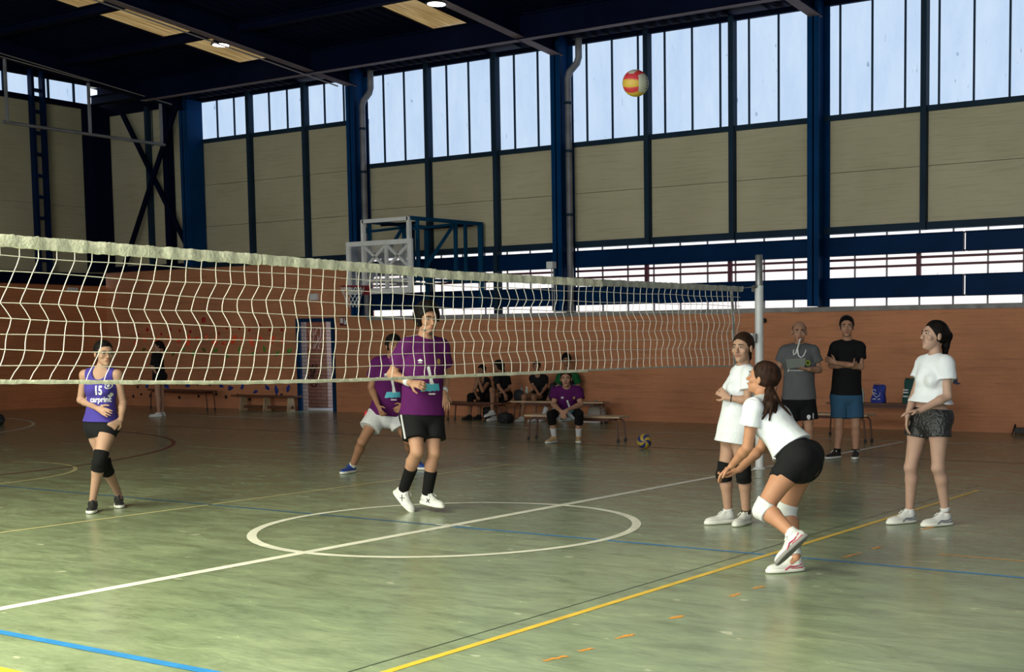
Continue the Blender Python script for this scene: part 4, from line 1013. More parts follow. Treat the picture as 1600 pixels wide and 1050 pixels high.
def skin(name, c):
    m_ = mat(name, c, 0.55, noise=(14, 0.07), spec=0.3); return m_
def cloth(name, c, rough=0.85, b=0.25): return mat(name, c, rough, noise=(7, 0.07), bump=(22, b), spec=0.2)
def hairmat(name, c):
    if name in MATS: return MATS[name]
    mt, nt, b, tc = nodes_of(name); n = N(nt, 'ShaderNodeTexNoise', Scale=22.0, Detail=4.0, Roughness=0.7); nt.links.new(mapping(nt, tc, (2.2, 2.2, 0.35)), n.inputs['Vector'])
    nt.links.new(ramp(nt, n.outputs['Fac'], [(0.35, tuple(x*0.4 for x in c)), (0.65, tuple(x*1.25 for x in c))]), b.inputs['Base Color'])
    b.inputs['Roughness'].default_value = 0.6; b.inputs['Specular IOR Level'].default_value = 0.12
    bp = N(nt, 'ShaderNodeBump', Strength=0.6, Distance=0.006); nt.links.new(n.outputs['Fac'], bp.inputs['Height']); nt.links.new(bp.outputs[0], b.inputs['Normal'])
    return mt
H_BLACK = hairmat('hair_black', (0.008, 0.006, 0.006)); H_BROWN = hairmat('hair_dark_brown', (0.028, 0.014, 0.009))
M_EYE = mat('eye_white', (0.42, 0.38, 0.36), 0.4); M_IRIS = mat('iris', (0.02, 0.012, 0.008), 0.25)
M_BROW = mat('eyebrow', (0.02, 0.012, 0.010), 0.8); M_LIP = mat('lips', (0.33, 0.11, 0.09), 0.5); M_MOUTH = mat('mouth_dark', (0.06, 0.015, 0.015), 0.6)
M_SOLE = mat('sole_white', (0.70, 0.69, 0.66), 0.6); M_SOLEG = mat('sole_grey', (0.22, 0.21, 0.21), 0.7)

PEOPLE = []
class Person:
    def __init__(s, label, foot, J, face, chest, sc=1.0, h=0.007, female=False, skin_m=None, lean=1.0, hs=1.0, torso=(1, 1), leg=1.0, arm=1.0):
        PEOPLE.append(s); g = on_floor(*foot); s.G = np.array([g.x, g.y, 0.0]); s.h = h; s.sc = sc; s.fem = female; s.hs = hs*sc
        s.root = empty('person', tuple(s.G)); tag(s.root, label, 'person')
        fw = nrm(V(_F.x, _F.y, 0)); C_ = np.array(CAM); dist = (s.G-C_)@fw
        s.J = {}
        for k, (u, v, dd) in J.items():
            r_ = np.array(ray(u, v)); s.J[k] = C_+r_*((dist-dd)/(r_@fw))
        s.face = cv(*face); s.chest = cv(*chest); s.skin = skin_m
        s.tw, s.td = torso; s.lg = leg; s.am = arm
        j = s.J; s.S = (j['sA']+j['sB'])/2; s.H = (j['hA']+j['hB'])/2; s.up = nrm(s.S-s.H); s.side = nrm(j['sB']-j['sA']); s.sideh = nrm(j['hB']-j['hA'])
        s.bk = s.S+(s.H-s.S)*0.0
    # --- torso primitives reused by body and clothes
    def torso_prims(s, e=0.0, low=None, wl=None):
        sc = s.sc; up, S, H = s.up, s.S, s.H; f = s.fem; tw, td = s.tw*sc, s.td*sc
        sm = nrm(s.side+s.sideh); L = np.linalg.norm(S-H)
        pel = (0.158 if f else 0.158)*tw, (0.112 if f else 0.11)*td
        wst = (0.115 if f else 0.135)*tw, (0.082 if f else 0.10)*td
        chs = (0.135 if f else 0.155)*tw, (0.095 if f else 0.115)*td
        a = H-up*0.03; w_ = H+up*L*0.42; c = H+up*L*0.74; t = S-up*0.02
        E = lambda r: (r[0]+e, r[1]+e)
        return [ec(a, w_, s.sideh, E(pel), E(wst)), ec(w_, c, sm, E(wst), E(chs)), ec(c, t, s.side, E(chs), E((chs[0]*0.86, chs[1]*0.72)))]
    def zz(s): print(s.root['label'][:30], {k: round(float(v[2]), 2) for k, v in s.J.items()})
    def hand(s, F, W, d, pn, thumb, curl=0.35, scale=1.0):
        d = nrm(d); pn = nrm(pn-d*np.dot(pn, d)); sd = nrm(np.cross(d, pn))*thumb; q = scale*s.sc; F_ = F
        F_.add(ec(W+d*0.005*q, W+d*0.082*q, sd, (0.025*q, 0.017*q), (0.038*q, 0.014*q)), 0.012)
        for off, ln in ((0.030, 0.070), (0.0105, 0.079), (-0.0105, 0.073), (-0.030, 0.057)):
            p = W+d*0.086*q+sd*off*q; a = curl*0.6; dd = nrm(d+sd*off*2.2)
            for k, fr in enumerate((0.45, 0.31, 0.24)):
                dr = nrm(dd*math.cos(a)+pn*math.sin(a)); e_ = p+dr*ln*fr*q; F_.add(rc(p, e_, (0.0092-0.0008*k)*q, (0.0084-0.0008*k)*q), 0.004); p = e_; a += curl
        p = W+d*0.028*q+sd*0.028*q; dr = nrm(d*0.65+sd*0.75+pn*0.3); e_ = p+dr*0.042*q; F_.add(rc(p, e_, 0.012*q, 0.010*q), 0.010)
        dr = nrm(d*0.9+sd*0.35+pn*0.45); F_.add(rc(e_, e_+dr*0.032*q, 0.0098*q, 0.008*q), 0.004)
    def limb_r(s):
        f = s.fem; sc = s.sc
        return dict(sh=0.050*s.am*sc if f else 0.058*s.am*sc, ua=0.043*s.am*sc if f else 0.050*s.am*sc, el=0.035*s.am*sc if f else 0.039*s.am*sc, fa=0.037*s.am*sc if f else 0.042*s.am*sc, wr=0.024*s.am*sc if f else 0.027*s.am*sc,
                    th=0.088*s.lg*sc if f else 0.086*s.lg*sc, kn=0.052*s.lg*sc if f else 0.053*s.lg*sc, cf=0.053*s.lg*sc, an=0.033*s.lg*sc if f else 0.035*s.lg*sc)
    def body(s, hands, mouth='closed', neckr=1.0):
        F = Field(); j = s.J; r = s.limb_r(); sc = s.sc
        F.tagn = 'torso'
        for p in s.torso_prims(): F.add(p, 0.04)
        F.tagn = 'shoulder'
        F.add(rc(j['sA'], j['sB'], r['sh']*0.92, r['sh']*0.92), 0.05)
        # head frame
        hd = j['head']; s.f = s.face; s.r = nrm(np.cross(s.f, U3)); s.u = np.cross(s.r, s.f); q = s.hs
        P = lambda x, y, z: hd+(s.r*x+s.f*y+s.u*z)*q
        s.P = P; AX = (s.r, s.f, s.u); s.AX = AX
        nb = s.S+s.up*0.015; s.nb = nb; nr = (0.047 if s.fem else 0.057)*sc*neckr; s.nr = nr
        hb = P(0, -0.022, -0.075); s.hb = hb
        F.tagn = 'neck'; F.add(rc(nb, hb, nr*1.08, nr), 0.035); F.tagn = 'shoulder'
        for k in 'AB': F.add(rc(nb+(hb-nb)*0.35, j['s'+k], nr*0.62, r['sh']*0.6), 0.05)
        for k in 'AB':
            S_, E_, W_ = j['s'+k], j['e'+k], j['w'+k]
            F.tagn = 'upperarm'; F.add(rc(S_, E_, r['ua']*1.06, r['el']), 0.03); F.tagn = 'forearm'; m1 = E_+(W_-E_)*0.28; F.add(rc(E_, m1, r['el'], r['fa']), 0.015).add(rc(m1, W_, r['fa'], r['wr']), 0.015)
            hp = hands.get(k)
            if hp: s.hand(F, W_, hp[0], hp[1], hp[2], hp[3] if len(hp) > 3 else 0.35)
            else: F.add(rc(W_, W_+nrm(W_-E_)*0.09, 0.028*sc, 0.024*sc), 0.01)
        for k in 'AB':
            H_, K_, A_, T_ = j['h'+k], j['k'+k], j['a'+k], j['t'+k]; F.tagn = 'leg'
            mid = H_+(K_-H_)*0.35; F.add(rc(H_, mid, r['th']*0.96, r['th']*0.9), 0.05).add(rc(mid, K_, r['th']*0.88, r['kn']), 0.02)
            cal = K_+(A_-K_)*0.28; bkd = nrm(-(T_-A_)+nrm(K_-A_)*np.dot(T_-A_, nrm(K_-A_))); 
            F.add(rc(K_, cal+bkd*0.012, r['kn'], r['cf']), 0.02).add(rc(cal+bkd*0.012, A_, r['cf'], r['an']), 0.02).add(rc(A_+nrm(A_-K_)*0.025, A_+nrm(A_-K_)*0.03+nrm(T_-A_)*0.09, r['an']*0.85, 0.018), 0.01)
            F.add(el(K_-bkd*0.015, AX, (0.04*sc,)*3), 0.02)
        F.tagn = 'leg'; 
        if True:   # glutes
            for k in 'AB': F.add(el(j['h'+k]-s.chest*0.045*sc, AX, (0.085*sc, 0.085*sc, 0.09*sc)), 0.05)
        # head
        s.bodyF = F; F.tagn = 'head'
        F.add(el(P(0, -0.018, 0.030), AX, (0.074*q, 0.094*q, 0.086*q)), 0.02)
        F.add(ec(P(0, 0.020, 0.02), P(0, 0.038, -0.075), s.r, (0.062*q, 0.068*q), (0.037*q, 0.042*q)), 0.02)
        F.add(el(P(0, 0.022, -0.058), AX, (0.052*q, 0.055*q, 0.036*q)), 0.02).add(el(P(0, 0.069, -0.094), AX, (0.019*q, 0.015*q, 0.014*q)), 0.015)
        F.add(el(P(0, 0.074, 0.028), AX, (0.047*q, 0.016*q, 0.012*q)), 0.012)
        for sx in (-1, 1):
            F.add(el(P(sx*0.040, 0.058, -0.022), AX, (0.022*q, 0.022*q, 0.02*q)), 0.015)
            F.sub(el(P(sx*0.031, 0.096, 0.009), AX, (0.018*q, 0.014*q, 0.011*q)), 0.010)
            F.add(el(P(sx*0.077, -0.004, -0.006), AX, (0.009*q, 0.018*q, 0.030*q)), 0.006)
            F.add(el(P(sx*0.011, 0.094, -0.030), AX, (0.008*q, 0.010*q, 0.007*q)), 0.006)
        F.add(rc(P(0, 0.082, 0.014), P(0, 0.106, -0.026), 0.009*q, 0.0115*q), 0.008)
        F.add(el(P(0, 0.082, -0.056), AX, (0.024*q, 0.014*q, 0.012*q)), 0.01)
        o = F.mesh('body', s.skin, s.h, s.root)
        s.face_bits(mouth); return o
    def face_bits(s, mouth):
        P = s.P; q = s.hs
        for sx in (-1, 1):
            c = P(sx*0.031, 0.0785, 0.009)
            b = MB(); n1, n2 = 10, 14
            for i in range(n1+1):
                th = pi*i/n1
                for k in range(n2):
                    a = 2*pi*k/n2; x, z, y = math.sin(th)*math.cos(a), math.sin(th)*math.sin(a), math.cos(th)
                    p = c+(s.r*x*0.0135+s.u*z*0.0068+s.f*y*0.0105)*q; b.v.append(tuple(p))
            for i in range(n1):
                for k in range(n2): b.f.append((i*n2+k, i*n2+(k+1) % n2, (i+1)*n2+(k+1) % n2, (i+1)*n2+k))
            o = b.build('eye', M_EYE, s.root, loc=tuple(c), smooth=True)
            MB().lathe((0, 0, 0), [(0.0068*q, 0.0), (0.0064*q, 0.003*q), (0.003*q, 0.0045*q)], 12).build('iris', M_IRIS, None)
            io = bpy.context.scene.collection.objects[-1]
            io.matrix_world = Matrix.LocRotScale(Vector(c+(s.f*0.0085)*q), Vector(s.f).to_track_quat('Z', 'Y'), None); put2(io, o)
            w_ = 0.0034 if s.fem else 0.0048
            eb = MB().tube([tuple(P(sx*0.012, 0.093, 0.0255)), tuple(P(sx*0.030, 0.0925, 0.031)), tuple(P(sx*0.048, 0.080, 0.026))], [w_*q, w_*q*1.15, w_*q*0.5], 7)
            eb.build('eyebrow', M_BROW, s.root, smooth=True)
        lm = MB()
        if mouth == 'closed': lm.tube([tuple(P(x, 0.094-12*x*x, -0.0555+(0.9*x*x if 0 else 0))) for x in (-0.022, -0.012, 0, 0.012, 0.022)], [0.002*q, 0.0058*q, 0.0066*q, 0.0058*q, 0.002*q], 8)
        else: lm.tube([tuple(P(x, 0.093-12*x*x, -0.055)) for x in (-0.022, -0.012, 0, 0.012, 0.022)], [0.003*q, 0.0085*q, 0.0095*q, 0.0085*q, 0.003*q], 8)
        lo = lm.build('mouth', M_LIP, s.root, smooth=True)
        if mouth != 'closed':
            MB().tube([tuple(P(x, 0.0985-12*x*x, -0.0555)) for x in (-0.014, 0, 0.014)], [0.002*q, 0.005*q, 0.002*q], 8).build('mouth_opening', M_MOUTH, lo, smooth=True)
    def take(s, F, tags, e):
        ids = [i for t, i in s.bodyF.tags if t in tags]
        for i in ids: F.ops.append(s.bodyF.ops[i])
        F.grow(e); return F
    def hair(s, m_, style='short', vol=0.0, hairline=0.060, tails=(), h=None, back=-0.05, extra=None):
        P = s.P; q = s.hs; AX = s.AX; F = Field(); e = 0.007+vol
        F.add(el(P(0, -0.022, 0.034), AX, ((0.074+e)*q, (0.094+e)*q, (0.086+e)*q)), 0.01)
        if style == 'short':
            F.add(el(P(0, 0.01, 0.075+vol), AX, ((0.066+vol*0.5)*q, (0.082+vol)*q, (0.045+vol)*q)), 0.02)
        # forehead and face cleared
        F.sub(el(P(0, 0.105, -0.033+hairline-0.060), AX, (0.112*q, 0.096*q, 0.106*q)), 0.008)
        F.sub(el(P(0, 0.06, -0.10), AX, (0.12*q, 0.075*q, 0.085*q)), 0.01)
        if style == 'tied': F.sub(el(P(0, 0.062, -0.040), AX, (0.13*q, 0.066*q, 0.060*q)), 0.010)
        F.cut(P(0, -0.05, back), -s.u*1.0+s.f*0.15, 0.01)
        for tl in tails:
            pts = [P(*t[:3]) for t in tl]; rr = [t[3]*q for t in tl]
            for i in range(len(pts)-1): F.add(rc(pts[i], pts[i+1], rr[i], rr[i+1]), 0.012 if i else 0.02)
        if extra:
            for pr, k in extra: F.add(pr, k)
        F.wrinkle(0.0022, 95, 3)
        return F.mesh('hair', m_, h or max(0.0045, s.h*0.75), s.root)
    def tee(s, m_, hem=0.06, loose=0.018, sleeve=0.55, sl_loose=0.022, neck=0.012, crew=0.0, bust=0.0, flare=0.0, wr=0.004, tank=False, name='shirt', cutn=None, h=None, short_front=0):
        F = Field(); j = s.J; r = s.limb_r(); sc = s.sc
        up = s.up; hemp = s.H-up*hem
        s.take(F, ('torso', 'shoulder') + () + (('leg',) if hem > -0.05 else ()), 0.010)
        tp = s.torso_prims(loose)
        for p in tp[1:]: F.add(p, 0.035)
        wd = ((0.160 if s.fem else 0.158)*s.tw*sc+loose+flare, (0.115)*s.td*sc+loose+flare)
        ww = ((0.118 if s.fem else 0.140)*s.tw*sc+loose*1.1+flare*0.4, (0.088 if s.fem else 0.105)*s.td*sc+loose*1.1+flare*0.4)
        L = np.linalg.norm(s.S-s.H)
        F.add(ec(hemp, s.H+up*L*0.45, s.sideh, wd, ww, flat=1), 0.03)
        if not tank:
            F.add(rc(j['sA'], j['sB'], r['sh']*0.92+loose*0.75, r['sh']*0.92+loose*0.75), 0.045)
            for k in 'AB':
                F.add(rc(s.nb+(s.hb-s.nb)*0.2, j['s'+k], s.nr*0.62+loose*0.5, r['sh']*0.6+loose*0.6), 0.04)
                a, b_ = j['s'+k], j['s'+k]+(j['e'+k]-j['s'+k])*sleeve
                F.add(fc(a, b_, r['sh']+loose*0.8, r['ua']+sl_loose), 0.02)
        else:
            for k in 'AB': F.add(rc(s.nb+(j['s'+k]-s.nb)*0.55-up*0.02, s.S+(j['s'+k]-s.S)*0.6-up*0.07, 0.035, 0.05), 0.03)
        if bust:
            cB = s.H+up*L*0.70
            for sx in (-1, 1): F.add(el(cB+s.side*sx*0.062*sc+s.chest*(0.072*sc+loose), s.AX, (0.055*sc, 0.055*sc, 0.055*sc)), 0.035)
        F.wrinkle(wr, 20, int(abs(s.G[0])*100) % 97)
        if tank:
            for k in 'AB':
                d_ = nrm(j['s'+k]-s.S); F.sub(el(j['s'+k]+d_*0.035-up*0.01, (d_, up, np.cross(d_, up)), (0.062*sc, 0.12*sc, 0.13*sc)), 0.01)
            F.sub(el(s.nb+s.chest*0.06+up*0.02, (s.side, up, s.chest), (0.066*sc, 0.085*sc, 0.09*sc)), 0.01)
        # neck opening
        ax_ = nrm(s.hb-s.nb)
        F.sub(rc(s.nb+ax_*0.042+s.chest*(0.006+crew), s.hb+ax_*0.1, s.nr+neck*0.6, s.nr+neck*0.6+0.004), 0.006)
        if cutn is not None: F.cut(cutn[0], cutn[1], 0.004)
        L_ = np.linalg.norm(s.S-s.H)
        reg = [ec(hemp, s.nb+up*0.06, s.side, (0.30, 0.26), (0.18 if tank else 0.205*sc, 0.2), flat=1)]
        if not tank: reg += [fc(j['s'+k]-(j['e'+k]-j['s'+k])*0.2, j['s'+k]+(j['e'+k]-j['s'+k])*sleeve, 0.115, 0.115) for k in 'AB']
        if not tank:
            for k in 'AB':
                dn = nrm(j['e'+k]-j['s'+k]); reach = np.linalg.norm(j['e'+k]-j['s'+k])
        F.keep_any(reg)
        for k in 'AB':     # the bare arm below the sleeve is not part of the shirt
            a_ = j['s'+k]+(j['e'+k]-j['s'+k])*(sleeve if not tank else 0.15)
            if s.S is not None: s.arm_clear = 0
        o = F.mesh(name, m_, h or s.h, s.root); return o
    def shorts(s, m_, frac=0.35, loose=0.015, flare=0.012, top=0.10, name='shorts', wr=0.003, rise=0.0):
        F = Field(); j = s.J; r = s.limb_r(); sc = s.sc; up = s.up
        s.take(F, ('torso', 'leg'), max(0.006, loose*0.45))
        pel = (0.158*s.tw*sc+loose, 0.112*s.td*sc+loose); wst = (0.135*s.tw*sc+loose, 0.095*s.td*sc+loose)
        F.add(ec(s.H-up*0.03, s.H+up*top, s.sideh, pel, wst), 0.02)
        for k in 'AB':
            e_ = j['h'+k]+(j['k'+k]-j['h'+k])*frac
            rr = r['th']*0.93+(r['kn']-r['th']*0.93)*max(0, frac-0.15)
            F.add(fc(j['h'+k], e_, r['th']*0.98+loose, rr+loose+flare), 0.02)
            F.add(el(j['h'+k]-s.chest*0.045*sc, s.AX, (0.085*sc+loose*0.8, 0.085*sc+loose*0.8, 0.09*sc+loose*0.6)), 0.04)
        F.wrinkle(wr, 17, int(abs(s.G[1])*100) % 97); F.cut(s.H+up*top, up, 0.004)
        reg = [ec(s.H-up*0.10, s.H+up*(top+0.02), s.sideh, (0.26, 0.24), (0.26, 0.24), flat=2)]
        for k in 'AB':
            ax_ = nrm(j['k'+k]-j['h'+k]); e_ = j['h'+k]+(j['k'+k]-j['h'+k])*frac
            reg.append(fc(j['h'+k]-ax_*0.12, e_, r['th']*1.6+0.04, r['th']*1.5+0.04))
        F.keep_any(reg[1:] if frac > 0.5 else reg[1:], 0.003) if False else F.keep_any(reg[1:]+[ec(s.H-up*(0.065 if loose > 0.01 else 0.045), s.H+up*(top+0.02), s.sideh, (0.26, 0.24), (0.26, 0.24), flat=2)], 0.012)
        return F.mesh(name, m_, s.h, s.root)
    def band(s, k, seg, t0, t1, m_, e=0.006, name='sock', pad=0.0, name2=None):
        """snug sleeve on a limb: seg 'ka' knee-ankle, 'hk' thigh, 'ew' forearm"""
        j = s.J; r = s.limb_r(); a, b_ = j[seg[0]+k], j[seg[1]+k]
        ra, rb = {'ka': (r['cf']*0.99, r['an']), 'hk': (r['th']*0.93, r['kn']), 'ew': (r['fa'], r['wr'])}[seg]
        F = Field(); f = lambda t: ra+(rb-ra)*t
        F.add(fc(a+(b_-a)*t0, a+(b_-a)*t1, f(t0)+e, f(t1)+e), 0.004)
        return F.mesh(name, m_, min(s.h, 0.006), s.root)
    def kneepad(s, k, m_, up_=0.2, dn=0.2, e=0.010, frontpad=0.018):
        j = s.J; r = s.limb_r(); H_, K_, A_, T_ = j['h'+k], j['k'+k], j['a'+k], j['t'+k]
        F = Field(); F.add(fc(K_, K_+(H_-K_)*up_, r['kn']+e, r['kn']+(r['th']-r['kn'])*up_*0.9+e), 0.01).add(fc(K_, K_+(A_-K_)*dn, r['kn']+e, r['cf']+e), 0.01)
        F.add(el(K_, s.AX, (r['kn']+e,)*3), 0.01)
        fw = nrm((T_-A_)-nrm(K_-A_)*np.dot(T_-A_, nrm(K_-A_))); bend = nrm(2*K_-H_-A_) if np.linalg.norm(2*K_-H_-A_) > 0.12 else fw
        fw = nrm(fw+bend); F.add(el(K_+fw*(r['kn']*0.55), s.AX, (0.045*s.sc,)*3), 0.02)
        F.wrinkle(0.0015, 60, 4)
        return F.mesh('knee_pad', m_, min(s.h, 0.007), s.root)
    def shoe(s, k, m_, sole=None, n=None, lace=None, size=1.0, mark=None, sock=None):
        j = s.J; A_ = j['a'+k].copy(); T_ = j['t'+k]; n = U3 if n is None else nrm(n); q = size*s.sc
        f = T_-A_; f = nrm(f-n*np.dot(f, n)); sd = np.cross(f, n)
        B_ = A_-n*0.078*q
        if abs(n[2]) > 0.999: B_[2] = 0.002
        F = Field(); C = lambda x, y, z: B_+(f*x+sd*y+n*z)*q
        F.add(el(C(0.0, 0, 0.045), (f, sd, n), (0.064*q, 0.036*q, 0.050*q)), 0.01).add(el(C(0.045, 0, 0.045), (f, sd, n), (0.07*q, 0.038*q, 0.040*q)), 0.02)
        F.add(el(C(0.125, 0.002, 0.030), (f, sd, n), (0.088*q, 0.044*q, 0.032*q)), 0.02).add(fc(C(0.0, 0, 0.05), C(-0.004, 0, 0.098), 0.041*q, 0.041*q), 0.015)
        F.add(rc(C(0.065, 0, 0.062), C(0.035, 0, 0.100), 0.022*q, 0.014*q), 0.01).cut(C(0, 0, 0.012), -n, 0.003)
        o = F.mesh('shoe', m_, 0.006, s.root)
        G_ = Field(); G_.add(el(C(0.0, 0, 0.014), (f, sd, n), (0.072*q, 0.041*q, 0.05*q)), 0.01).add(el(C(0.12, 0.002, 0.014), (f, sd, n), (0.102*q, 0.050*q, 0.05*q)), 0.05).cut(C(0, 0, 0.030), n, 0.004).cut(C(0, 0, 0.001), -n, 0.004)
        so = G_.mesh('sole', sole or M_SOLE, 0.006, s.root); reparent(so, o)
        lm = MB(); lm_m = lace or M_WHITE
        for i in range(4):
            x = 0.055+0.024*i; z = 0.080-0.008*i*1.3
            lm.tube([tuple(C(x, -0.022, z-0.014)), tuple(C(x+0.006, 0, z+0.001)), tuple(C(x, 0.022, z-0.014))], 0.0042*q, 6)
        lm.tube([tuple(C(0.055, 0, 0.083)), tuple(C(0.05, 0.03, 0.095)), tuple(C(0.075, 0.04, 0.075))], 0.0035*q, 5).tube([tuple(C(0.055, 0, 0.083)), tuple(C(0.04, -0.03, 0.10)), tuple(C(0.07, -0.042, 0.08))], 0.0035*q, 5)
        lo = lm.build('laces', lm_m, None, smooth=True); rp0(lo, s.root); reparent(lo, o)
        if mark:
            mk = MB()
            for sx in (-1, 1):
                if mark[0] == 'x': mk.bar(C(0.045, sx*0.040, 0.028), C(0.085, sx*0.044, 0.06), 0.004, 0.009, up=sd).bar(C(0.09, sx*0.044, 0.026), C(0.045, sx*0.038, 0.06), 0.004, 0.009, up=sd)
                elif mark[0] == 'stripe': mk.tube([tuple(C(0.10, sx*0.046, 0.02)), tuple(C(0.06, sx*0.043, 0.045)), tuple(C(0.02, sx*0.041, 0.04)), tuple(C(-0.03, sx*0.036, 0.055))], 0.0045*q, 6).tube([tuple(C(0.05, sx*0.042, 0.03)), tuple(C(0.01, sx*0.040, 0.025)), tuple(C(-0.04, sx*0.032, 0.03))], 0.004*q, 6)
            mo = mk.build('side_mark', mark[1], None); rp0(mo, s.root); reparent(mo, o)
        if sock is not None: s.band(k, 'ka', *sock)
        return o
def rp0(o, root):
    """mesh given in world coordinates becomes local to the root"""
    me = o.data; base = np.array(root.location); n = len(me.vertices); a = np.empty(n*3, np.float32); me.vertices.foreach_get('co', a)
    a = a.reshape(-1, 3)-base; me.vertices.foreach_set('co', a.astype(np.float32).ravel()); me.update(); o.location = (0, 0, 0); o.parent = root
def reparent(o, parent):
    """child of the same root moves one level down; parent sits at the root origin"""
    o.parent = parent
def put2(o, parent):
    mw = o.matrix_world.copy(); o.parent = parent; o.matrix_parent_inverse = Matrix.Identity(4)
    pw = parent_world(parent); o.matrix_basis = pw.inverted() @ mw

_bvh = {}
def bvh_of(o, root):
    if o.name not in _bvh:
        base = Vector(root.location); vs = [v.co+base for v in o.data.vertices]; _bvh[o.name] = BVHTree.FromPolygons(vs, [tuple(p.vertices) for p in o.data.polygons])
    return _bvh[o.name]
def text_mesh(txt, size, bold=0.0):
    cu = bpy.data.curves.new('t', 'FONT'); cu.body = txt; cu.size = size; cu.align_x = 'CENTER'; cu.align_y = 'CENTER'; cu.offset = bold; cu.resolution_u = 3
    o = bpy.data.objects.new('t', cu); COL.objects.link(o); bpy.context.view_layer.update()
    me = bpy.data.meshes.new_from_object(o.evaluated_get(bpy.context.evaluated_depsgraph_get())); bpy.data.objects.remove(o)
    vs = [tuple(v.co) for v in me.vertices]; fs = [tuple(p.vertices) for p in me.polygons]; bpy.data.meshes.remove(me); return vs, fs
def decal(person, target, shape, centre, right, up, into, m_, name, maxlen=0.012, off=0.0035):
    """flat print laid on the cloth: every vertex is dropped onto the garment"""
    tree = bvh_of(target, person.root); bm = bmesh.new(); vs = [bm.verts.new(v) for v in shape[0]]
    for f in shape[1]:
        try: bm.faces.new([vs[i] for i in f])
        except ValueError: pass
    bmesh.ops.triangulate(bm, faces=bm.faces)
    for _ in range(5):
        lg = [e for e in bm.edges if e.calc_length() > maxlen]
        if not lg: break
        bmesh.ops.subdivide_edges(bm, edges=lg, cuts=1); bmesh.ops.triangulate(bm, faces=bm.faces)
    c, r_, u_, n_ = Vector(centre), Vector(right), Vector(up), Vector(into).normalized()
    for v in bm.verts:
        p = c+r_*v.co.x+u_*v.co.y-n_*0.5; hit = tree.ray_cast(p, n_, 1.2)
        q_ = (hit[0] if hit[0] is not None else c+r_*v.co.x+u_*v.co.y)-n_*off
        v.co = q_
    me = bpy.data.meshes.new(name); bm.to_mesh(me); bm.free(); me.materials.append(m_); o = bpy.data.objects.new(name, me); COL.objects.link(o)
    rp0(o, person.root); reparent(o, target); return o
def shp(*polys):
    v, f = [], []
    for p in polys: i = len(v); v += [(x, y, 0) for x, y in p]; f.append(tuple(range(i, i+len(p))))
    return v, f
def rect(x0, y0, x1, y1): return [(x0, y0), (x1, y0), (x1, y1), (x0, y1)]
def ngon(cx, cy, rx, ry, n=16, a0=0): return [(cx+rx*math.cos(a0+2*pi*k/n), cy+ry*math.sin(a0+2*pi*k/n)) for k in range(n)]

# ------------------------------------------------------------------ the people
import time as _t; _t0 = _t.time(); DEBUGZ = 0
SK5 = skin('skin_warm', (0.42, 0.205, 0.125)); SK1 = skin('skin_fair', (0.40, 0.235, 0.17)); SK2 = skin('skin_tan', (0.44, 0.235, 0.155)); SK3 = skin('skin_brown', (0.31, 0.155, 0.095)); SK4 = skin('skin_pale', (0.42, 0.26, 0.205))
C_PURPLE = cloth('purple_jersey', (0.085, 0.008, 0.092)); C_WHITE = cloth('white_cotton', (0.74, 0.77, 0.85)); C_BLACK = cloth('black_cloth', (0.008, 0.008, 0.010)); C_VIOLET = cloth('violet_jersey', (0.058, 0.042, 0.29))
C_GREY = cloth('grey_tee', (0.125, 0.13, 0.14)); C_DENIM = cloth('blue_denim', (0.035, 0.10, 0.19)); C_PAD = cloth('black_knit', (0.006, 0.006, 0.007), 0.9, 0.4); C_WPAD = cloth('white_knit', (0.62, 0.63, 0.66), 0.9, 0.4)
C_BSHOE = mat('black_shoe', (0.012, 0.012, 0.014), 0.6, bump=(40, 0.3)); C_WSHOE = mat('white_shoe', (0.60, 0.60, 0.61), 0.5, bump=(30, 0.2)); C_BLUESHOE = mat('blue_shoe', (0.012, 0.045, 0.25), 0.5)
C_GREEN = cloth('green_jersey', (0.008, 0.10, 0.03))
P_WHITE = mat('print_white', (0.72, 0.72, 0.76), 0.6); P_CYAN = mat('print_cyan', (0.08, 0.42, 0.58), 0.6); P_GOLD = mat('print_gold', (0.35, 0.20, 0.06), 0.6); P_NEON = mat('print_neon', (0.50, 0.62, 0.04), 0.6)
P_DARK = mat('print_dark', (0.03, 0.05, 0.03), 0.6); P_RED = mat('print_red', (0.45, 0.02, 0.06), 0.5)

# 1 -- girl in the violet tank top, number 15
p = Person('girl in violet sleeveless jersey numbered 15 and glasses, at the left behind the net', (155, 797),
    dict(head=(162.5, 552.5, 0.02), sA=(133, 586, 0.0), sB=(183, 586, 0.0), eA=(126, 625, -0.02), wA=(152, 638, 0.17), eB=(192, 629, -0.05), wB=(189, 655, 0.06),
         hA=(147, 664, 0.0), hB=(169, 664, 0.02), kB=(155, 722, 0.17), aB=(145, 781, 0.10), tB=(141, 803, 0.32), kA=(165, 731, -0.02), aA=(185, 771, -0.28), tA=(188, 790, -0.10)),
    (0.66, 0.72, -0.05), (0.15, 1, 0), sc=0.96, hs=1.04, female=True, skin_m=SK1, h=0.0065, arm=0.93, torso=(0.88, 1.0), leg=0.94)
p.body(dict(A=(cv(0.85, 0.35, -0.30), cv(-0.2, -1, -0.2), 1, 0.3), B=(cv(-0.75, 0.25, -0.65), cv(-0.3, -0.8, 0.3), 1, 0.35)))
p.hair(H_BLACK, 'tied', 0.0, 0.060, tails=[[(0, -0.11, 0.03, 0.03), (0, -0.13, 0.0, 0.026)]])
sh = p.tee(C_VIOLET, hem=-0.03, loose=0.017, tank=True, bust=0.6, flare=0.0, wr=0.003, crew=0.01)
R_, U_, N_ = p.side, p.up, -p.chest
def sx_(m_, k): return [(x*k, y, z) for x, y, z in m_[0]], m_[1]
def at(P_, dx, dy): return tuple(P_.S+P_.side*dx+P_.up*dy)
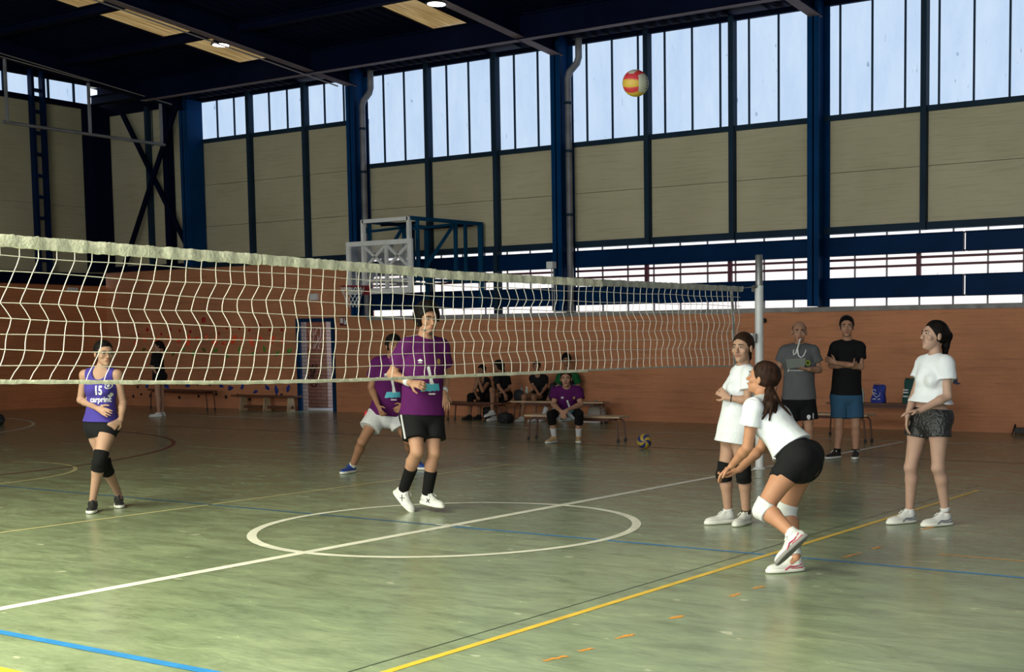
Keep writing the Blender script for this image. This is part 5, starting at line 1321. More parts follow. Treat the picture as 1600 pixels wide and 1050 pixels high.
decal(p, sh, sx_(text_mesh('15', 0.112, 0.004), 0.72), at(p, 0.01, -0.140), R_, U_, N_, P_WHITE, 'number_print')
decal(p, sh, sx_(text_mesh('carprint', 0.070, 0.0018), 0.8), at(p, 0.02, -0.222), R_, U_, N_, P_WHITE, 'lettering')
decal(p, sh, shp([(-0.145, -0.325), (-0.12, -0.29), (-0.115, -0.275), (-0.14, -0.28)], [(-0.14, -0.335), (-0.118, -0.30), (-0.11, -0.335)], rect(0.03, -0.350, 0.09, -0.343), ngon(0.10, -0.265, 0.013, 0.013), ngon(0.115, -0.250, 0.010, 0.016)), tuple(p.S+p.up*0.075), R_, U_, N_, P_WHITE, 'emblem_print')
ring_ = shp(*[[(0.095+0.029*math.cos(a), -0.095+0.029*math.sin(a)), (0.095+0.021*math.cos(a), -0.095+0.021*math.sin(a)), (0.095+0.021*math.cos(a+0.4), -0.095+0.021*math.sin(a+0.4)), (0.095+0.029*math.cos(a+0.4), -0.095+0.029*math.sin(a+0.4))] for a in np.arange(3.3, 9.2, 0.4)], ngon(0.095, -0.095, 0.010, 0.013))
decal(p, sh, ring_, tuple(p.S), R_, U_, N_, P_WHITE, 'crest_print')
p.shorts(C_BLACK, 0.27, 0.008, 0.004)
p.kneepad('B', C_PAD, 0.28, 0.22, 0.014); p.kneepad('A', C_PAD, 0.2, 0.2, 0.012)
p.shoe('B', C_BSHOE, lace=C_BSHOE); p.shoe('A', C_BSHOE, lace=C_BSHOE)
gl = MB()
for sx in (-1, 1):
    gl.tube([tuple(p.P(sx*0.034+0.021*math.cos(a), 0.103, 0.006+0.018*math.sin(a))) for a in np.linspace(0, 2*pi, 15)[:-1]], 0.0016, 5, closed=True)
    gl.tube([tuple(p.P(sx*0.055, 0.102, 0.012)), tuple(p.P(sx*0.075, 0.06, 0.012)), tuple(p.P(sx*0.082, 0.0, 0.01))], 0.0016, 5)
gl.tube([tuple(p.P(-0.013, 0.104, 0.010)), tuple(p.P(0.013, 0.104, 0.010))], 0.0016, 5)
gl.build('glasses', mat('glasses_wire', (0.30, 0.26, 0.26), 0.3, 0.8), p.root)

# 2 -- far girl by the climbing holds
p = Person('distant girl in black with white trainers standing by the climbing holds', (247, 651),
    dict(head=(247, 541, 0), sA=(242, 556, 0.1), sB=(249, 556, -0.1), eA=(238, 572, 0.12), wA=(241, 578, 0.18), eB=(251, 571, -0.1), wB=(240, 576, 0.05),
         hA=(246, 588, 0.07), hB=(251, 588, -0.07), kA=(246, 616, 0.08), kB=(252, 617, -0.08), aA=(248, 643, 0.1), aB=(254, 643, -0.1), tA=(235, 651, 0.12), tB=(243, 651, -0.1)),
    (-0.9, 0.35, 0), (-0.8, 0.5, 0), sc=0.93, female=True, skin_m=SK2, h=0.010)
p.body({}); p.hair(H_BLACK, 'tied', 0.004, tails=[[(0, -0.11, 0.02, 0.03), (0, -0.13, -0.10, 0.028)]], h=0.008); sh = p.tee(C_BLACK, 0.04, 0.018, 0.95, 0.016)
decal(p, sh, shp(rect(-0.02, -0.02, 0.02, 0.02), rect(0.0, -0.06, 0.02, -0.02)), tuple(p.S-p.up*0.13), nrm(np.cross(U3, p.chest)), p.up, -p.chest, P_WHITE, 'print')
p.shorts(C_BLACK, 0.28, 0.01, 0.01); p.shoe('A', C_WSHOE); p.shoe('B', C_WSHOE)

# 3 -- tall player in purple in front
p = Person('tall man in purple jersey, black shorts and white wristbands behind the net', (664, 800),
    dict(head=(668, 500, 0.03), sA=(637, 541, 0.08), sB=(688, 542, -0.10), eA=(612, 585, -0.02), wA=(641, 598, 0.22), eB=(694, 590, -0.18), wB=(693, 613, -0.05),
         hA=(646, 648, 0.05), hB=(674, 648, -0.05), kA=(652, 706, 0.16), aA=(630, 766, -0.10), tA=(650, 799, 0.02), kB=(678, 708, 0.05), aB=(667, 774, -0.02), tB=(684, 799, 0.08)),
    (0.55, 0.82, -0.04), (0.35, 0.93, 0), sc=1.08, female=False, skin_m=SK2, h=0.0068, hs=1.08, torso=(0.97, 1.0), leg=0.98)
p.body(dict(A=(cv(0.9, 0.3, -0.15), cv(-0.2, -0.9, -0.4), -1, 0.75), B=(cv(0.25, 0.3, -0.9), cv(-0.5, -0.5, 0.2), 1, 0.35)), 'open')
p.hair(H_BLACK, 'short', 0.018, 0.062, back=-0.055)
sh = p.tee(C_PURPLE, hem=0.0, loose=0.026, sleeve=0.62, sl_loose=0.036, flare=0.012, wr=0.005)
def jersey_print(p, sh, k=1.0):
    R_, U_, N_ = p.side, p.up, -p.chest; o_ = tuple(p.S+p.side*0.035)
    D = lambda s_, m_, n_: decal(p, sh, s_, o_, R_, U_, N_, m_, n_)
    D(shp([(-0.028, -0.205), (-0.034, -0.185), (-0.022, -0.172), (-0.006, -0.176), (-0.002, -0.20), (0.012, -0.25), (0.034, -0.315), (0.040, -0.335), (-0.002, -0.335), (-0.008, -0.27), (-0.022, -0.225)]), P_WHITE, 'figure_print')
    z0, z1 = -0.395, -0.335
    D(shp([(-0.085, z0), (-0.065, z1+0.01), (-0.048, z1+0.005), (-0.035, z1+0.012), (-0.02, z1), (-0.005, z1+0.006), (0.012, z1-0.004), (0.03, z1+0.004), (0.05, z1+0.012), (0.066, z1+0.004), (0.085, z1+0.012), (0.10, z0+0.012), (0.085, z0), (0.07, z0+0.01), (0.05, z0), (0.03, z0+0.006), (0.0, z0-0.004), (-0.03, z0+0.004), (-0.06, z0-0.006)][::-1]), P_CYAN, 'sponsor_print')
    D(shp(rect(-0.01, -0.425, 0.055, -0.412)), P_WHITE, 'underline_print')
    decal(p, sh, shp(ngon(0.115, -0.13, 0.018, 0.026, 14)), tuple(p.S), R_, U_, N_, P_GOLD, 'crest_print')
    decal(p, sh, shp([(-0.085, -0.125), (-0.06, -0.108), (-0.035, -0.125), (-0.06, -0.135)], rect(-0.078, -0.146, -0.042, -0.140)), tuple(p.S), R_, U_, N_, P_WHITE, 'maker_print')
jersey_print(p, sh)
decal(p, sh, shp([(-0.03, -0.06), (0.0, -0.045), (0.03, -0.06), (0.025, 0.06), (0.0, 0.045), (-0.025, 0.06)]), tuple(p.J['sA']+p.up*0.02+p.side*0.035+p.chest*0.0), nrm(np.cross(p.up, p.side)), p.side, -p.up*0.8+p.side*0.15+N(None, 'x') if False else tuple(-p.up), P_WHITE, 'shoulder_print')
p.shorts(C_BLACK, 0.66, 0.026, 0.022, wr=0.005)
stz = MB(); j_ = p.J; a, b_ = j_['hA'], j_['hA']+(j_['kA']-j_['hA'])*0.64; lr = nrm(a-j_['hB'])
stz.bar(a+lr*0.122+p.chest*0.02, b_+lr*0.107+p.chest*0.03, 0.012, 0.012); so = stz.build('side_stripe', P_WHITE, None); rp0(so, p.root)
p.band('A', 'ew', 0.80, 0.97, C_WPAD, 0.009, 'wristband'); p.band('B', 'ew', 0.80, 0.97, C_WPAD, 0.009, 'wristband')
p.band('A', 'ka', 0.42, 0.98, C_PAD, 0.010, 'shin_sleeve'); p.band('B', 'ka', 0.42, 0.98, C_PAD, 0.010, 'shin_sleeve')
p.shoe('A', C_WSHOE, n=cv(0.60, 0.15, 0.78), mark=('x', C_BSHOE)); p.shoe('B', C_WSHOE, n=cv(0.1, 0, 1), mark=('x', C_BSHOE))
bd = Field(); q = p.hs
bd.add(el(p.P(0, 0.0235, -0.062), p.AX, (0.0535*q, 0.0575*q, 0.038*q)), 0.02).add(el(p.P(0, 0.069, -0.095), p.AX, (0.022*q, 0.019*q, 0.017*q)), 0.015).cut(p.P(0, 0, -0.070), p.u*0.9+p.f*0.35 if False else p.u, 0.004).cut(p.P(0, 0.03, 0), -p.f, 0.004)
bd.mesh('beard', mat('stubble', (0.035, 0.018, 0.013), 0.9), 0.0045, p.root)

# 4 -- purple player behind him
p = Person('crouching man in purple jersey, white shorts and blue shoes behind the tall player', (600, 738),
    dict(head=(615, 541, 0.08), sA=(590, 568, 0.06), sB=(634, 569, -0.02), eA=(580, 605, 0.06), wA=(591, 634, 0.26), eB=(648, 608, 0.0), wB=(632, 632, 0.16),
         hA=(590, 648, 0.02), hB=(618, 648, -0.02), kA=(566, 690, 0.22), aA=(550, 730, 0.02), tA=(540, 742, 0.14), kB=(638, 688, 0.05), aB=(649, 725, -0.30), tB=(668, 732, -0.25)),
    (0.45, 0.88, -0.02), (0.25, 0.95, 0), sc=1.0, hs=1.08, skin_m=SK3, h=0.008)
p.body(dict(A=(cv(0.4, 0.4, -0.8), cv(0.5, -0.5, 0), 1, 0.6), B=(cv(-0.7, 0.3, -0.5), cv(0, -1, 0), -1, 0.6))); p.hair(H_BLACK, 'short', 0.006, 0.056)
sh = p.tee(C_PURPLE, 0.0, 0.026, 0.6, 0.034, flare=0.015, wr=0.005); jersey_print(p, sh)
p.shorts(cloth('white_shorts', (0.62, 0.62, 0.66)), 0.52, 0.028, 0.03, wr=0.006)
rp = MB(); rp.box(-0.02, 0.02, -0.004, 0.004, -0.04, 0.04); 
rq = on_x(571, 646, 0); ro = MB().bar(p.J['hA']-p.side*0.125+p.up*0.04, p.J['hA']-p.side*0.130-p.up*0.02, 0.035, 0.03).build('side_patch', mat('patch_red', (0.6, 0.02, 0.04), 0.6), None); rp0(ro, p.root)
p.band('A', 'ka', 0.86, 1.0, C_WPAD, 0.006, 'sock'); p.shoe('A', C_BLUESHOE, lace=C_BLUESHOE); p.shoe('B', C_BLUESHOE, lace=C_BLUESHOE)

# 5 -- seated girl, chin in hand
SEAT = 0.42
def seated(label, foot, J, **k): return Person(label, foot, J, **k)
p = Person('seated girl in sleeveless black top with black knee pads, chin resting on her hand', (738, 655),
    dict(head=(752.5, 579, 0.0), sA=(746, 596, 0.06), sB=(764, 595, -0.08), eA=(741, 610, 0.1), wA=(744, 617, 0.28), eB=(754, 611, 0.24), wB=(748, 594, 0.16),
         hA=(757, 618, -0.12), hB=(768, 618, -0.2), kA=(735, 619, 0.30), kB=(749, 620, 0.26), aA=(734, 647, 0.16), aB=(749, 648, 0.12), tA=(722, 655, 0.30), tB=(739, 655, 0.26)),
    (-0.45, 0.85, -0.15), (-0.4, 0.85, 0), sc=0.93, female=True, skin_m=SK3, h=0.009)
p.body(dict(B=(cv(-0.2, -0.2, 0.9), cv(-0.3, -1, 0), 1, 0.7), A=(cv(0.3, 0.4, -0.3), cv(0, 0, -1), 1, 0.6))); p.hair(H_BLACK, 'tied', 0.002, h=0.007)
sh = p.tee(C_BLACK, 0.03, 0.014, tank=True); 
decal(p, sh, shp(rect(-0.006, -0.035, 0.0, 0.035), rect(0.012, -0.035, 0.018, 0.035)), tuple(p.S+p.side*0.05-p.up*0.05), p.side, p.up, -p.chest, P_WHITE, 'stripe_print')
p.shorts(C_BLACK, 0.3, 0.012, 0.006); p.kneepad('A', C_PAD, 0.30, 0.3, 0.016); p.kneepad('B', C_PAD, 0.30, 0.3, 0.016); p.shoe('A', C_BSHOE, C_BSHOE, lace=C_BSHOE); p.shoe('B', C_BSHOE, C_BSHOE, lace=C_BSHOE)

# 6 -- seated person with long dark hair, legs crossed
p = Person('seated person in black with long dark hair, legs crossed, big white trainers', (768, 657),
    dict(head=(778, 573, 0.0), sA=(776, 592, 0.10), sB=(791, 591, -0.10), eA=(780, 606, 0.16), wA=(788, 614, 0.22), eB=(796, 608, -0.05), wB=(786, 612, 0.16),
         hA=(781, 618, -0.08), hB=(791, 618, -0.22), kA=(769, 609, 0.32), kB=(775, 617, 0.20), aA=(769, 643, 0.32), aB=(773, 650, 0.10), tA=(760, 652, 0.44), tB=(761, 656, 0.26)),
    (-0.9, 0.35, 0.0), (-0.6, 0.75, 0), sc=0.97, female=True, skin_m=SK3, h=0.009)
p.body(dict(A=(cv(0.3, 0.2, -0.8), cv(-0.5, -0.5, 0), 1, 0.4))); p.hair(H_BLACK, 'long', 0.016, 0.056, tails=[[(0.02, -0.06, 0.0, 0.07), (0.03, -0.08, -0.10, 0.065), (0.03, -0.07, -0.16, 0.06)]], h=0.008, back=-0.09)
p.tee(C_BLACK, 0.06, 0.03, 0.62, 0.03); p.shorts(C_BLACK, 0.3, 0.014, 0.01); p.shoe('A', C_WSHOE, n=cv(-0.3, -0.1, 0.95)); p.shoe('B', C_WSHOE)

# 7 -- girl in black V-neck
p = Person('seated girl in black V-neck tee beside the bottles, white trainers', (822, 658),
    dict(head=(838.5, 573.5, 0.0), sA=(832, 591, 0.0), sB=(851, 591, 0.0), eA=(834, 604, 0.02), wA=(839, 611, 0.16), eB=(853, 605, 0.0), wB=(847, 613, 0.16),
         hA=(841, 617, -0.14), hB=(853, 617, -0.14), kA=(819, 620, 0.28), kB=(834, 620, 0.30), aA=(816, 650, 0.18), aB=(836, 651, 0.16), tA=(806, 658, 0.30), tB=(827, 659, 0.30)),
    (-0.05, 1, 0), (-0.1, 1, 0), sc=0.93, female=True, skin_m=SK3, h=0.009)
p.body({}); p.hair(H_BLACK, 'tied', 0.002, h=0.007); p.tee(C_BLACK, 0.03, 0.022, 0.55, 0.022, crew=0.035, neck=0.02); p.shorts(C_BLACK, 0.25, 0.012, 0.006); p.shoe('A', C_WSHOE); p.shoe('B', C_WSHOE)

# 8 -- youth in green and black behind the front bench
p = Person('youth with thick black hair in green top seated behind the purple shirt player', (868, 657),
    dict(head=(885, 563, 0.0), sA=(875, 589, 0.0), sB=(899, 589, 0.0), eA=(870, 607, 0.02), wA=(868, 618, 0.2), eB=(905, 607, 0.0), wB=(898, 618, 0.2),
         hA=(883, 616, -0.16), hB=(897, 616, -0.16), kA=(861, 616, 0.30), kB=(890, 617, 0.34), aA=(849, 650, 0.16), aB=(882, 650, 0.12), tA=(845, 658, 0.30), tB=(876, 658, 0.28)),
    (0.0, 1, -0.05), (0, 1, 0), sc=1.0, skin_m=SK3, h=0.010)
p.body({}); p.hair(H_BLACK, 'short', 0.016, 0.052, h=0.008)
sh = p.tee(C_GREEN, 0.03, 0.022, 0.6, 0.028); v_ = Field(); 
for pr in p.torso_prims(0.030)[1:]: v_.add(pr, 0.03)
v_.sub(rc(p.nb+U3*0.03, p.hb+U3*0.1, p.nr+0.01, p.nr+0.03), 0.006).mesh('black_front', C_BLACK, 0.010, p.root)
p.shorts(C_BLACK, 0.5, 0.02, 0.02); p.band('A', 'ka', 0.55, 0.98, C_WPAD, 0.008, 'sock'); p.band('B', 'ka', 0.55, 0.98, C_WPAD, 0.008, 'sock'); p.shoe('A', C_WSHOE); p.shoe('B', C_WSHOE)

# 9 -- purple player sitting on the front bench
p = Person('young man in purple jersey sitting on the front bench, hands clasped, orange laced shoes', (882, 691),
    dict(head=(884.5, 592, 0.12), sA=(869, 611, 0.02), sB=(903, 611, 0.02), eA=(865, 632, 0.08), wA=(876, 642, 0.33), eB=(907, 632, 0.08), wB=(886, 641, 0.33),
         hA=(878, 643, -0.16), hB=(895, 643, -0.16), kA=(861, 648, 0.22), kB=(905, 647, 0.22), aA=(866, 681, 0.08), aB=(904, 682, 0.04), tA=(856, 691, 0.22), tB=(904.5, 693, 0.22)),
    (-0.02, 1, -0.03), (0, 1, 0.1), sc=0.98, hs=1.08, skin_m=SK2, h=0.0075)
p.body(dict(A=(cv(0.35, 0.35, -0.6), cv(0.4, -0.7, -0.3), 1, 0.5), B=(cv(-0.45, 0.35, -0.6), cv(-0.4, -0.7, -0.3), -1, 0.5)), 'open'); p.hair(H_BROWN, 'short', 0.004, 0.068, h=0.0065)
sh = p.tee(C_PURPLE, 0.02, 0.024, 0.6, 0.034, wr=0.005); jersey_print(p, sh)
for k in 'AB':
    decal(p, sh, shp([(-0.03, -0.045), (0.03, -0.045), (0.022, 0.045), (-0.022, 0.045)]), tuple(p.J['s'+k]+(p.S-p.J['s'+k])*0.22), nrm(p.chest), p.side, tuple(-U3), P_WHITE, 'shoulder_print')
p.shorts(cloth('white_blue_shorts', (0.50, 0.55, 0.60)), 0.60, 0.022, 0.02, wr=0.005)
for k in 'AB': p.kneepad(k, C_PAD, 0.30, 0.42, 0.014); p.band(k, 'ka', 0.62, 0.99, C_WPAD, 0.008, 'sock'); p.shoe(k, mat('cream_shoe', (0.52, 0.36, 0.20), 0.5), lace=mat('orange_lace', (0.75, 0.30, 0.05), 0.6))

# 10 -- standing girl in long white shirt
p = Person('girl in long white shirt and black knee pads standing by the net post', (1146, 820),
    dict(head=(1160, 544, 0.05), sA=(1153, 584, -0.16), sB=(1170, 585, 0.12), eA=(1148, 633, -0.16), wA=(1137, 625, -0.02), eB=(1168, 626, 0.18), wB=(1139, 622, 0.16),
         hA=(1145, 664, -0.08), hB=(1153, 664, 0.08), kA=(1131, 741, -0.05), aA=(1138, 803, -0.10), tA=(1109, 819, -0.02), kB=(1162, 742, 0.05), aB=(1166, 806, -0.05), tB=(1150, 821, 0.12)),
    (-0.50, 0.86, 0.0), (-0.9, 0.35, 0), sc=0.98, hs=1.06, female=True, skin_m=SK1, h=0.0062, arm=0.95, leg=0.95, torso=(0.95, 1.15))
p.body(dict(B=(cv(-0.75, -0.35, 0.55), cv(0.35, -0.8, -0.4), 1, 0.75), A=(cv(-0.2, 0.2, -0.95), cv(0.8, 0.2, 0), -1, 0.35)))
p.hair(H_BROWN, 'tied', 0.002, 0.062, tails=[[(0.0, -0.105, 0.0, 0.03), (0.02, -0.13, -0.07, 0.03), (0.03, -0.13, -0.13, 0.018)]])
sh = p.tee(C_WHITE, hem=0.15, loose=0.018, sleeve=0.62, sl_loose=0.030, flare=0.004, bust=0.8, wr=0.004)
p.kneepad('A', C_PAD, 0.24, 0.16, 0.014); p.kneepad('B', C_PAD, 0.24, 0.16, 0.014); p.band('A', 'ka', 0.86, 1.0, C_WPAD, 0.008, 'sock'); p.band('B', 'ka', 0.84, 1.0, mat('brown_sock', (0.05, 0.03, 0.02), 0.9), 0.008, 'sock')
p.shoe('A', C_WSHOE, size=1.05); p.shoe('B', C_WSHOE, size=1.05)
sb = p.J['wB']+(p.J['eB']-p.J['wB'])*0.12; ax_ = nrm(p.J['eB']-p.J['wB']); x_ = nrm(np.cross(ax_, U3)); y_ = np.cross(ax_, x_)
b_ = MB().tube([tuple(sb+(x_*math.cos(a)+y_*math.sin(a))*0.029) for a in np.linspace(0, 2*pi, 17)[:-1]], 0.004, 6, closed=True).build('bracelet', C_BSHOE, None, smooth=True); rp0(b_, p.root)

# 11 -- crouching girl receiving, seen from behind
p = Person('crouching girl in white tee, black shorts and white knee pads seen from behind', (1240, 892),
    dict(head=(1191, 592, -0.20), sA=(1177, 636, 0.02), sB=(1206, 640, -0.30), eA=(1168, 699, 0.0), wA=(1144, 727, -0.16), eB=(1190, 700, -0.36), wB=(1156, 733, -0.26),
         hA=(1241, 719, 0.10), hB=(1257, 717, -0.10), kA=(1192, 796, 0.12), aA=(1240, 836, 0.30), tA=(1219, 872, 0.34), kB=(1228, 800, -0.14), aB=(1243, 867, 0.02), tB=(1218, 888, 0.06)),
    (-0.80, -0.35, 0.22), (-0.75, -0.30, -0.6), sc=0.97, female=True, skin_m=SK5, h=0.0062, torso=(1.02, 1.15), leg=1.06)
p.body(dict(A=(cv(-0.6, -0.35, -0.55), cv(0.5, 0.1, -0.7), 1, 0.35), B=(cv(-0.75, 0.1, -0.35), cv(0.1, 0.2, 1), 1, 0.4)))
c_ = p.P
T_ = lambda u, v, dd: None
ext = []
def pt_(u, v, dd):
    fw = nrm(V(_F.x, _F.y, 0)); C0 = np.array(CAM); dist = (p.G-C0)@fw; r_ = np.array(ray(u, v)); return C0+r_*((dist-dd)/(r_@fw))
base_ = pt_(1203, 611, -0.06)
for (u1, v1, d1, u2, v2, d2, r0) in ((1201, 632, 0.02, 1184, 655, 0.07, 0.022), (1203, 634, 0.03, 1191, 655, 0.08, 0.022), (1206, 632, 0.03, 1202, 657, 0.07, 0.022), (1209, 630, 0.02, 1212, 663, 0.04, 0.018), (1196, 628, 0.02, 1170, 645, 0.07, 0.015), (1216, 626, 0.0, 1236, 649, -0.02, 0.013), (1199, 626, 0.01, 1178, 650, 0.07, 0.017), (1212, 622, 0.0, 1214, 642, 0.02, 0.016)):
    m1 = pt_(u1, v1, d1); m2 = pt_(u2, v2, d2); ext += [(rc(base_, m1, 0.030, r0), 0.008), (rc(m1, m2, r0, 0.005), 0.004)]
p.hair(hairmat('hair_dark_auburn', (0.028, 0.013, 0.009)), 'tied', 0.006, 0.066, extra=ext)
sh = p.tee(C_WHITE, hem=-0.09, loose=0.018, sleeve=0.46, sl_loose=0.032, flare=0.0, wr=0.006)
shs = p.shorts(C_BLACK, 0.33, 0.007, 0.002, top=0.14, wr=0.0015)
p.kneepad('A', C_WPAD, 0.16, 0.20, 0.012); p.kneepad('B', C_WPAD, 0.16, 0.18, 0.012)
p.band('A', 'ka', 0.88, 1.02, C_WPAD, 0.010, 'sock'); p.band('B', 'ka', 0.88, 1.02, C_WPAD, 0.010, 'sock')
p.shoe('A', C_WSHOE, sole=M_SOLEG, n=cv(-0.62, -0.45, 0.62), mark=('stripe', P_RED)); p.shoe('B', C_WSHOE, n=cv(0.0, 0, 1), mark=('stripe', P_RED))
lg_ = pt_(1209, 716, 0.26)
bo = MB().bar(tuple(pt_(1207, 714, 0.235)), tuple(pt_(1212, 717, 0.24)), 0.006, 0.006).build('hip_mark', P_WHITE, None); rp0(bo, p.root)

# 12 -- coach in grey
p = Person('bald man in grey tee with white lanyard holding a sheet of paper', (1247, 722),
    dict(head=(1249, 519.5, 0.0), sA=(1228, 549, 0.0), sB=(1270, 549, 0.0), eA=(1216, 576, -0.04), wA=(1212, 600, 0.05), eB=(1280, 578, 0.02), wB=(1264, 577, 0.22),
         hA=(1237, 622, 0), hB=(1259, 622, 0), kA=(1238, 670, 0.03), kB=(1264, 670, 0.03), aA=(1237, 711, 0), aB=(1264, 711, 0), tA=(1234, 723, 0.18), tB=(1267, 723, 0.18)),
    (-0.05, 1, 0), (-0.05, 1, 0), sc=1.05, hs=1.12, skin_m=SK2, h=0.008, torso=(1.05, 1.1))
p.body(dict(B=(cv(-0.9, 0.2, 0.1), cv(0, -0.3, 0.9), 1, 0.6), A=None) if False else dict(B=(cv(-0.9, 0.2, 0.1), cv(0, -0.3, 0.9), 1, 0.6)), 'open')
q = p.hs; F = Field(); F.add(el(p.P(0, -0.020, 0.030), p.AX, (0.0765*q, 0.096*q, 0.086*q)), 0.01).cut(p.P(0, 0, 0.075), p.u, 0.01).cut(p.P(0, 0, -0.045), -p.u, 0.01).cut(p.P(0, 0.035, 0), p.f, 0.01); F.mesh('hair', mat('shaved_hair', (0.10, 0.065, 0.05), 0.9), 0.006, p.root)
sh = p.tee(C_GREY, 0.02, 0.028, 0.62, 0.034, wr=0.005, flare=0.01)
decal(p, sh, shp(ngon(0.10, -0.14, 0.032, 0.036, 8, 0.4)), tuple(p.S), p.side, p.up, -p.chest, P_NEON, 'badge'); decal(p, sh, shp(ngon(0.10, -0.14, 0.018, 0.016, 6), rect(0.088, -0.128, 0.112, -0.12)), tuple(p.S), p.side, p.up, -p.chest, P_DARK, 'badge_mark', off=0.006)
decal(p, sh, shp(rect(-0.15, -0.238, 0.05, -0.230), [(-0.15, -0.26), (-0.135, -0.20), (-0.125, -0.235)]), tuple(p.S), p.side, p.up, -p.chest, P_WHITE, 'chest_print')
p.shorts(C_BLACK, 0.72, 0.03, 0.03, wr=0.005); p.shoe('A', C_BSHOE, lace=C_BSHOE); p.shoe('B', C_BSHOE, lace=C_BSHOE)
decal(p, [c for c in p.root.children if c.name.startswith('shorts')][0], shp(ngon(0, 0.015, 0.024, 0.026), rect(-0.014, -0.03, 0.014, -0.005), rect(0.05, -0.03, 0.062, 0.06)), tuple(p.J['hB']-U3*0.24+p.side*0.03), p.side, U3, -p.chest, P_WHITE, 'skull_print')
l = MB(); 
la = [p.nb+p.side*0.055-p.up*0.0+p.chest*0.03+U3*0.045, p.nb+p.side*0.075+p.chest*0.125-U3*0.01, p.nb+p.side*0.045+p.chest*0.160-U3*0.07, p.nb+p.side*0.01+p.chest*0.168-U3*0.09, p.nb-p.side*0.02+p.chest*0.165-U3*0.06, p.nb-p.side*0.03+p.chest*0.16+U3*0.02, p.P(-0.005, 0.115, -0.062)]
lb = [p.nb-p.side*0.055+p.chest*0.03+U3*0.045, p.nb-p.side*0.078+p.chest*0.125-U3*0.01, p.nb-p.side*0.075+p.chest*0.155-U3*0.055, p.nb-p.side*0.05+p.chest*0.162-U3*0.04, p.nb-p.side*0.035+p.chest*0.16+U3*0.02]
l.tube([tuple(x) for x in la], 0.010, 6).tube([tuple(x) for x in lb], 0.010, 6)
lo = l.build('lanyard', M_WHITE, None, smooth=True); rp0(lo, p.root)
wo = MB().lathe(tuple(p.P(0, 0.112, -0.060)), [(0.009, -0.012), (0.012, 0), (0.009, 0.012)], 10).build('whistle', mat('whistle_red', (0.25, 0.02, 0.02), 0.4), None, smooth=True); rp0(wo, p.root)
a = pt_ = None
def PT(p, u, v, dd):
    fw = nrm(V(_F.x, _F.y, 0)); C0 = np.array(CAM); dist = (p.G-C0)@fw; r_ = np.array(ray(u, v)); return C0+r_*((dist-dd)/(r_@fw))
b_ = MB(); b_.poly([tuple(PT(p, 1228, 562, 0.36)), tuple(PT(p, 1259, 560, 0.34)), tuple(PT(p, 1257, 573, 0.27)), tuple(PT(p, 1230, 576, 0.29))], tuple(U3*0.003))
po_ = b_.build('paper_sheet', mat('dull_paper', (0.27, 0.29, 0.28), 0.7)); 
po_['label'] = 'sheet of paper held at the chest by the coach in grey'; po_['category'] = 'paper'

# 13 -- man in black tee with folded arms
p = Person('man in black tee and denim shorts standing with arms folded, black trainers', (1318, 716),
    dict(head=(1323, 511, 0.0), sA=(1306, 543, 0.0), sB=(1342, 543, 0.0), eA=(1299, 571, 0.08), wA=(1332, 570, 0.20), eB=(1345, 573, 0.08), wB=(1306, 567, 0.24),
         hA=(1312, 617, 0), hB=(1333, 617, 0), kA=(1311, 665, 0.03), kB=(1337, 665, 0.03), aA=(1308, 706, 0), aB=(1337, 707, 0), tA=(1292, 717, 0.14), tB=(1336, 719, 0.2)),
    (-0.12, 1, 0), (-0.05, 1, 0), sc=1.04, hs=1.10, skin_m=SK2, h=0.0075)
p.body(dict(A=(cv(0.6, -0.75, 0.1), cv(-0.5, -1, 0.2), 1, 0.6), B=(cv(-0.9, -0.05, 0.35), cv(0.1, -1, 0.1), -1, 0.55))); p.hair(H_BLACK, 'short', 0.004, 0.072, h=0.0065)
p.tee(C_BLACK, 0.0, 0.026, 0.60, 0.032, wr=0.004, flare=0.012); p.shorts(C_DENIM, 0.76, 0.028, 0.022, wr=0.005)
for k in 'AB': p.band(k, 'ka', 0.86, 1.0, C_PAD, 0.008, 'sock'); p.shoe(k, C_BSHOE)

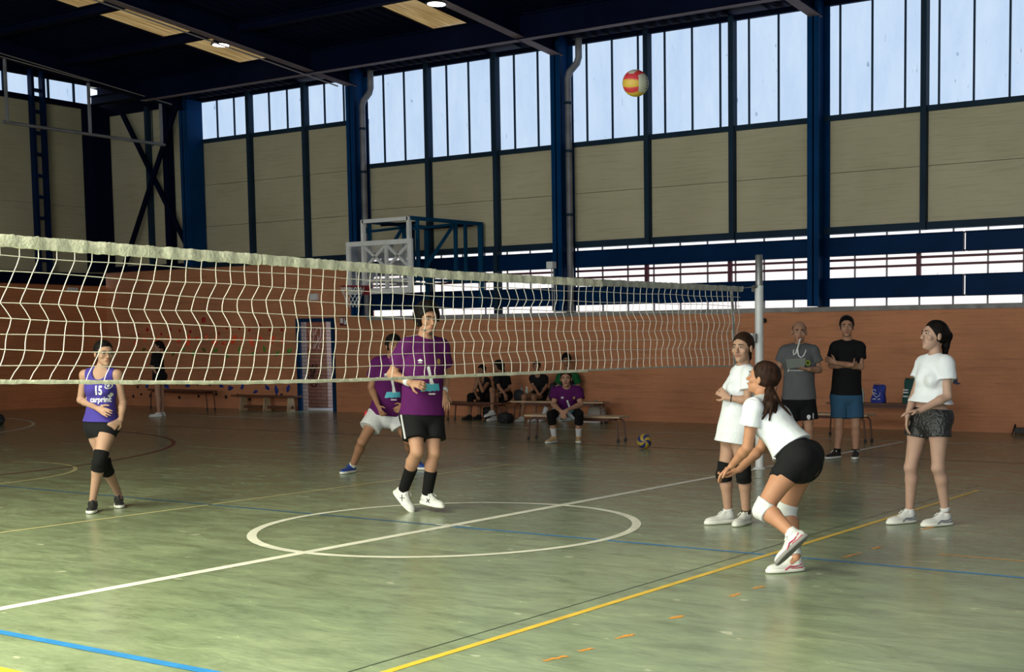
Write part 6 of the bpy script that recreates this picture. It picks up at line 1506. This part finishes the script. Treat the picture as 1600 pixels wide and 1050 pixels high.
# 14 -- girl in cropped white tee
p = Person('girl in cropped white tee and shiny black shorts looking up at the right', (1432, 820),
    dict(head=(1459, 525, 0.0), sA=(1444, 569, -0.12), sB=(1477, 568, 0.12), eA=(1430, 614, -0.10), wA=(1418, 649, 0.02), eB=(1481, 619, 0.16), wB=(1437, 642, 0.22),
         hA=(1438, 654, -0.07), hB=(1467, 654, 0.07), kA=(1423, 730, -0.05), kB=(1466, 731, 0.12), aA=(1421, 799, -0.12), aB=(1477, 797, 0.05), tA=(1389, 817, -0.02), tB=(1440, 816, 0.14)),
    (-0.93, 0.36, 0.14), (-0.62, 0.78, 0), sc=0.98, hs=1.08, female=True, skin_m=SK4, h=0.0062, leg=1.0)
p.body(dict(B=(cv(-0.95, 0.05, -0.10), cv(0.1, 0.1, -0.9), 1, 0.3), A=(cv(-0.10, 0.1, -0.95), cv(0.9, 0.2, 0), -1, 0.35)), neckr=0.95)
p.hair(H_BLACK, 'tied', 0.002, 0.060, tails=[[(0.0, -0.105, 0.035, 0.036), (0.0, -0.128, 0.02, 0.034), (0.02, -0.13, -0.06, 0.030), (0.03, -0.14, -0.13, 0.022)]])
sh = p.tee(C_WHITE, hem=-0.13, loose=0.026, sleeve=0.50, sl_loose=0.040, flare=0.022, bust=0.9, wr=0.005)
C_SHINY = mat('shiny_black', (0.010, 0.010, 0.014), 0.42, bump=(45, 0.9), spec=0.7)
p.shorts(C_SHINY, 0.38, 0.012, 0.020, top=0.085, wr=0.006)
for k in 'AB': p.band(k, 'ka', 0.93, 1.02, C_WPAD, 0.006, 'sock'); p.shoe(k, C_WSHOE, sole=M_SOLE, size=1.08, mark=('stripe', mat('shoe_grey', (0.10, 0.11, 0.14), 0.4)))
b_ = MB(); P0 = lambda u, v, dd: tuple(PT(p, u, v, dd))
b_.poly([P0(1490, 592, -0.05), P0(1495, 588, -0.05), P0(1496, 597, -0.05), P0(1502, 600, -0.05), P0(1494, 601, -0.05), P0(1489, 599, -0.05)], tuple(T3*0.01)); o = b_.build('hair_ribbon', mat('navy_ribbon', (0.015, 0.012, 0.06), 0.6), None); rp0(o, p.root)
print('people', round(_t.time()-_t0, 1))
if DEBUGZ:
    for q_ in PEOPLE: q_.zz()
